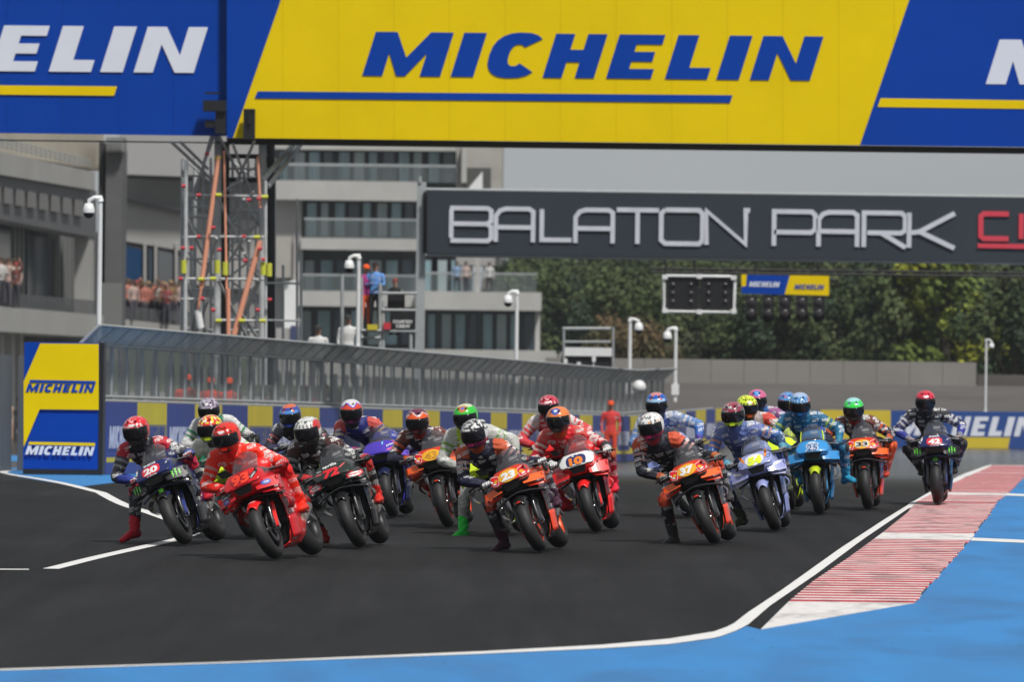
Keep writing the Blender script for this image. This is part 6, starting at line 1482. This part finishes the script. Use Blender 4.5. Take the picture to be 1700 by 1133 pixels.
# ------------------------------------------------------------------ marshals, spectators
def stander(name_seed, top, legs, hat, skin=(.35, .2, .14), arms='down', hw=.11):
    m = MB(); rnd = random.Random(name_seed); a = rnd.uniform(-.05, .05)
    hipz = .92
    loft(m, [(0, 0, hipz - .08), (0, 0, hipz), (0, .01, 1.1), (0, 0, 1.3), (0, 0, 1.42), (0, 0, 1.5)], [(.15, .11), (.165, .12), (.145, .11), (.18, .12), (.17, .10), (.06, .06)], (1, 0, 0), 12)
    loft(m, [(-.19, 0, 1.40), (.19, 0, 1.40)], [(.06, .06), (.06, .06)], (0, 0, 1), 10)
    loft(m, [(0, -.01, 1.48), (0, -.01, 1.56), (0, -.02, 1.65), (0, -.01, 1.72)], [(.05, .05), (.065, .075), (.078, .095), (.06, .075)], (1, 0, 0), 12)
    for s in (-1, 1):
        if arms == 'up' and s == 1: pts = [(s * .2, 0, 1.40), (s * .30, -.05, 1.60), (s * .20, -.08, 1.86)]
        elif arms == 'fold': pts = [(s * .2, 0, 1.40), (s * .26, -.04, 1.15), (s * .05, -.22, 1.18)]
        else: pts = [(s * .2, 0, 1.40), (s * .25, .02, 1.13), (s * .23, -.05, .86)]
        loft(m, pts, [(.055, .055), (.045, .045), (.032, .032)], (0, 1, 0), 10)
        loft(m, [pts[2], tuple(pts[2][i] + (pts[2][i] - pts[1][i]) * .3 for i in range(3))], [(.035, .02), (.03, .018)], (0, 1, 0), 8)
        loft(m, [(s * .09, 0, hipz - .04), (s * .10, 0, .70), (s * .11, -.01, .48), (s * .115, .01, .10)], [(.09, .095), (.08, .085), (.058, .06), (.045, .05)], (1, 0, 0), 12)
        loft(m, [(s * .115, .04, .06), (s * .12, -.16, .04)], [(.045, .045), (.04, .03)], (1, 0, 0), 8)
    me = fuse(m, .022, 2); me.materials.clear(); me.materials.append(CLOTH)
    def f(co):
        x, y, z = co.T; o = np.tile(np.array(top, float), (len(co), 1)); o[z < .93] = legs
        hand = (z < .90) & (np.abs(x) > .20); o[hand] = skin; o[(z > 1.50) & (np.abs(x) < .12)] = skin; o[(z > 1.655) & (np.abs(x) < .13)] = hat; o[z < .09] = (.02, .02, .02)
        if arms == 'up': o[(z > 1.8) & (x > .1)] = skin
        h = hash01(x * 9 + name_seed, z * 12); o[(h > .85) & (z > .95) & (z < 1.4)] = np.array(top) * .5 + .2
        return o
    paint(me, f)
    hm_ = MB()      # cap or hair with a brim, and the face's nose and eyes
    hm_.lathe([(1.655, .088), (1.70, .092), (1.74, .075), (1.765, .04), (1.77, 0)], 'Z', 14, (0, -.012, 0)); hm_.grid([[(.06 * math.sin(a), -.085 - .07 * v - .02 * math.cos(a), 1.665 - .01 * v) for a in np.linspace(-1.2, 1.2, 7)] for v in (0, .5, 1)], th=.006)
    hat_me = hm_.mesh('cap', CLOTH, lambda co: np.tile(np.array(hat, float), (len(co), 1)))
    fm = MB(); fm.box((0, -.115, 1.625), (.022, .03, .035))
    fm.add([(-.045, -.106, 1.645), (-.02, -.108, 1.645), (-.02, -.108, 1.655), (-.045, -.106, 1.655)], [(0, 1, 2, 3)]); fm.add([(.02, -.108, 1.645), (.045, -.106, 1.645), (.045, -.106, 1.655), (.02, -.108, 1.655)], [(0, 1, 2, 3)])
    face = fm.mesh('face', CLOTH, lambda co: np.where(co[:, 2:3] > 1.6449, np.array([[.03, .02, .02]]), np.array([skin])))
    return me, hat_me, face
FIG = {}
def person(kind, args, label, cat, loc, rot=0, sc=1, group=None):
    if kind not in FIG: FIG[kind] = stander(*args)
    b, h, fc = FIG[kind]; r = thing('person', label, cat, loc, group, (0, 0, rot)); r.scale = (sc,) * 3
    link('body', b, r); link('cap', h, r); link('face', fc, r); return r
OR_ = (.72, .08, .02); FR = (.70, .06, .03)
def seg_z(y, off): return gz(y)
# track marshal by the wall end
p = W(1013, 772, 198); person('m1', (1, (.60, .04, .04), (.68, .06, .03), OR_), 'marshal in orange red overalls standing at the foot of the pit wall', 'marshal', (p.x, 198, gz(198)), 0, 1.0)
for px, py, d, lb in ((311, 622, 148, 'marshal with a round orange cap behind the fence, leftmost of three'), (350, 627, 160, 'small marshal in orange cap behind the fence, middle of three'), (381, 628, 154, 'marshal in orange cap leaning by the fence, rightmost of three')):
    z = W(px, py, d).z - 1.76; person('m2', (2, (.62, .05, .03), (.6, .05, .03), OR_, (.10, .06, .05)), lb, 'marshal', (W(px, py, d).x, d, z), 0, 1)
dk = [(452, 643, 170, 'a'), (437, 650, 168, 'b'), (505, 640, 180, 'c'), (520, 646, 184, 'c'), (540, 638, 186, 'a'), (558, 652, 188, 'b'), (572, 634, 190, 'a'), (675, 655, 205, 'b'), (783, 655, 214, 'a'), (850, 663, 218, 'r'), (724, 668, 208, 'w')]
cols = {'a': ((.03, .03, .03), (.03, .03, .04), (.02, .02, .02)), 'b': ((.05, .05, .055), (.02, .02, .02), (.03, .03, .03)), 'c': ((.16, .03, .03), (.04, .04, .04), (.10, .03, .03)), 'r': ((.4, .05, .08), (.03, .03, .03), (.6, .08, .12)), 'w': ((.4, .4, .4), (.03, .03, .03), (.6, .6, .6))}
where = {'a': 'crew member in black clothes and black cap', 'b': 'crew member in dark grey clothes', 'c': 'crew member in dark red clothes', 'r': 'crew member with a pink red cap', 'w': 'crew member in pale grey with a white cap'}
for i, (px, py, d, k) in enumerate(dk):
    q = W(px, py, d); single = sum(1 for t in dk if t[3] == k) == 1
    person('k' + k, (10 + ord(k), *cols[k]), where[k] + ' standing behind the pit wall fence', 'crew member', (q.x, d, q.z - 1.76), 0, 1, None if single else 'crew behind the pit wall, ' + k)
# spectators on the balconies
SPC = [((.22, .05, .05), (.05, .05, .07), (.25, .12, .09)), ((.42, .30, .26), (.08, .08, .10), (.05, .03, .02)), ((.16, .05, .04), (.04, .04, .05), (.40, .05, .04)), ((.45, .16, .12), (.06, .06, .07), (.12, .07, .04)), ((.50, .48, .46), (.05, .05, .06), (.06, .04, .03)), ((.20, .12, .05), (.03, .03, .04), (.3, .2, .1))]
SPN = ['dark red shirt', 'beige shirt', 'brown red shirt and red cap', 'salmon shirt', 'white shirt', 'brown shirt and tan cap']
rs = random.Random(3)
def crowd(x0, x1, y, d, n, place, tall=1, k0=0):
    for i in range(n):
        px = x0 + (x1 - x0) * (i + rs.uniform(.1, .9)) / n; k = (rs.choice((0, 1, 2, 3, 4, 5, 1, 4, 3)) + k0) % 6; q = W(px, y + rs.uniform(-3, 3) + (px - x0) * .09, d + rs.uniform(-.6, 1.2))
        person('s%d' % k, (30 + k, *SPC[k], (.32, .19, .14), ('fold', 'down', 'up', 'down', 'fold', 'down')[k]), 'spectator in %s on %s' % (SPN[k], place), 'spectator', (q.x, q.y, q.z), rs.uniform(-.9, .9), rs.uniform(.93, 1.05), 'spectators in %s on %s' % (SPN[k], place))
crowd(-6, 30, 507, 264, 7, 'the pit building balcony at left')
crowd(206, 246, 531, 309.5, 10, 'the farther wing balcony, left part'); crowd(252, 300, 535, 309.5, 10, 'the farther wing balcony, right part')
crowd(378, 442, 560, 330, 9, 'the terrace seen through the scaffolding')
q = W(404, 392, 330); 
for px, py, lb in ((758, 487, 'hotel guest in a pale blue shirt on the third floor terrace'), (773, 487, 'hotel guest beside the pale blue shirted one on the terrace'), (812, 488, 'hotel guest in white behind the terrace railing')):
    q = W(px, py, HD - .2); person('h' + str(px), (px, {758: (.2, .3, .45), 773: (.45, .35, .32), 812: (.5, .5, .5)}[px], (.04, .04, .05), (.05, .04, .03)), lb, 'hotel guest', (q.x, HD - .35, q.z + .0), 0, 1)
# marshal platform
d8 = 176.0; k8 = d8 / F
mpz = thing('marshal_platform', 'tubular marshal platform with a dark sign standing behind the fence near the sign post', 'platform', W(650, 600, d8))
for x, y0 in ((568, 455), (600, 460), (631, 470), (636, 500), (682, 545)): m = MB(); m.tube([W(x, 610, d8), W(x, y0, d8)], .05, 6); P_(m.build('post', GREYM), mpz)
for x0, x1, y in ((600, 640, 549), (632, 690, 550), (634, 690, 515), (634, 692, 487), (600, 632, 561)): m = MB(); m.tube([W(x0, y, d8 - .05), W(x1, y + .5, d8 - .05)], .04, 6); P_(m.build('rail', GREYM), mpz)
hb('deck', 598, 548, 692, 551, GREYM, 1.5, 0, mpz, d8); hb('dark_sign', 647, 519, 690, 546, DARKM, .05, -.1, mpz, d8); hb('dark_screen', 643, 489, 672, 511, DARKM, .3, .1, mpz, d8); hb('red_box', 637, 536, 649, 547, REDT, .2, -.2, mpz, d8); hb('yellow_case', 610, 539, 627, 548, mat('yellow_case', (.5, .42, .03), .6), .3, -.3, mpz, d8)
m = MB(); text_plate(m, 'COURTESY', W(652, 537, d8 - .12), UX, UZ, 5.5 * k8, 33 * k8, bold=.03); text_plate(m, 'CREW', W(657, 544.5, d8 - .12), UX, UZ, 5.5 * k8, 24 * k8, bold=.03); P_(m.build('lettering', WHITEM), mpz)
q = W(606, 547, d8); person('mo', (71, (.30, .02, .16), (.75, .10, .02), (.80, .10, .02)), 'marshal in orange trousers and round orange cap on the platform', 'marshal', (q.x, d8 + .4, q.z), .5, .9)
q = W(622, 546, d8); person('mb', (72, (.12, .28, .62), (.02, .02, .025), (.03, .02, .02), (.3, .18, .13), 'fold'), 'man in a light blue shirt and black trousers on the platform', 'man', (q.x, d8 + .3, q.z), -.3, .93)
q = W(655, 520, d8); person('mk', (73, (.02, .02, .02), (.02, .02, .02), (.2, .05, .05)), 'person in black crouching low behind the platform screen', 'man', (q.x, d8 + .8, q.z - .55), -.6, .8)
for px, py, lb in ((578, 560, 'crew member in white beside the left post of the marshal platform'), (528, 577, 'person in white shirt at the roof edge of the pit fence below the hotel')):
    q = W(px, py, 182); person('w' + str(px), (px, (.6, .6, .6), (.1, .1, .1), (.03, .03, .03)), lb, 'crew member', (q.x, 182, q.z - 1.2), 0, 1)
# people at the garages, far left
for px, k, lb in ((14, 0, 'person in beige overalls standing at the garages at the left edge'), (30, 1, 'person in dark clothes beside the advertising tower')):
    q = G(px, 745); q = W(px, 745, 250); person('g%d' % k, (80 + k, ((.36, .26, .20), (.04, .04, .04))[k], ((.38, .27, .20), (.04, .04, .05))[k], ((.03, .02, .02), (.02, .02, .02))[k]), lb, 'crew member', (q.x, 250, q.z), 0, 1)
# ------------------------------------------------------------------ thin summer haze over the whole place
hz = MB(); hz.box2((-420, -20, -12), (420, 1120, 24))
hm_ = bpy.data.materials.new('haze_air'); hm_.use_nodes = True; n_ = hm_.node_tree; n_.nodes.clear()
o_ = n_.nodes.new('ShaderNodeOutputMaterial'); v_ = n_.nodes.new('ShaderNodeVolumePrincipled'); v_.inputs['Color'].default_value = (.80, .84, .90, 1); v_.inputs['Density'].default_value = .00013; v_.inputs['Anisotropy'].default_value = .2
n_.links.new(v_.outputs[0], o_.inputs['Volume']); tag(hz.build('haze', hm_), kind='stuff')
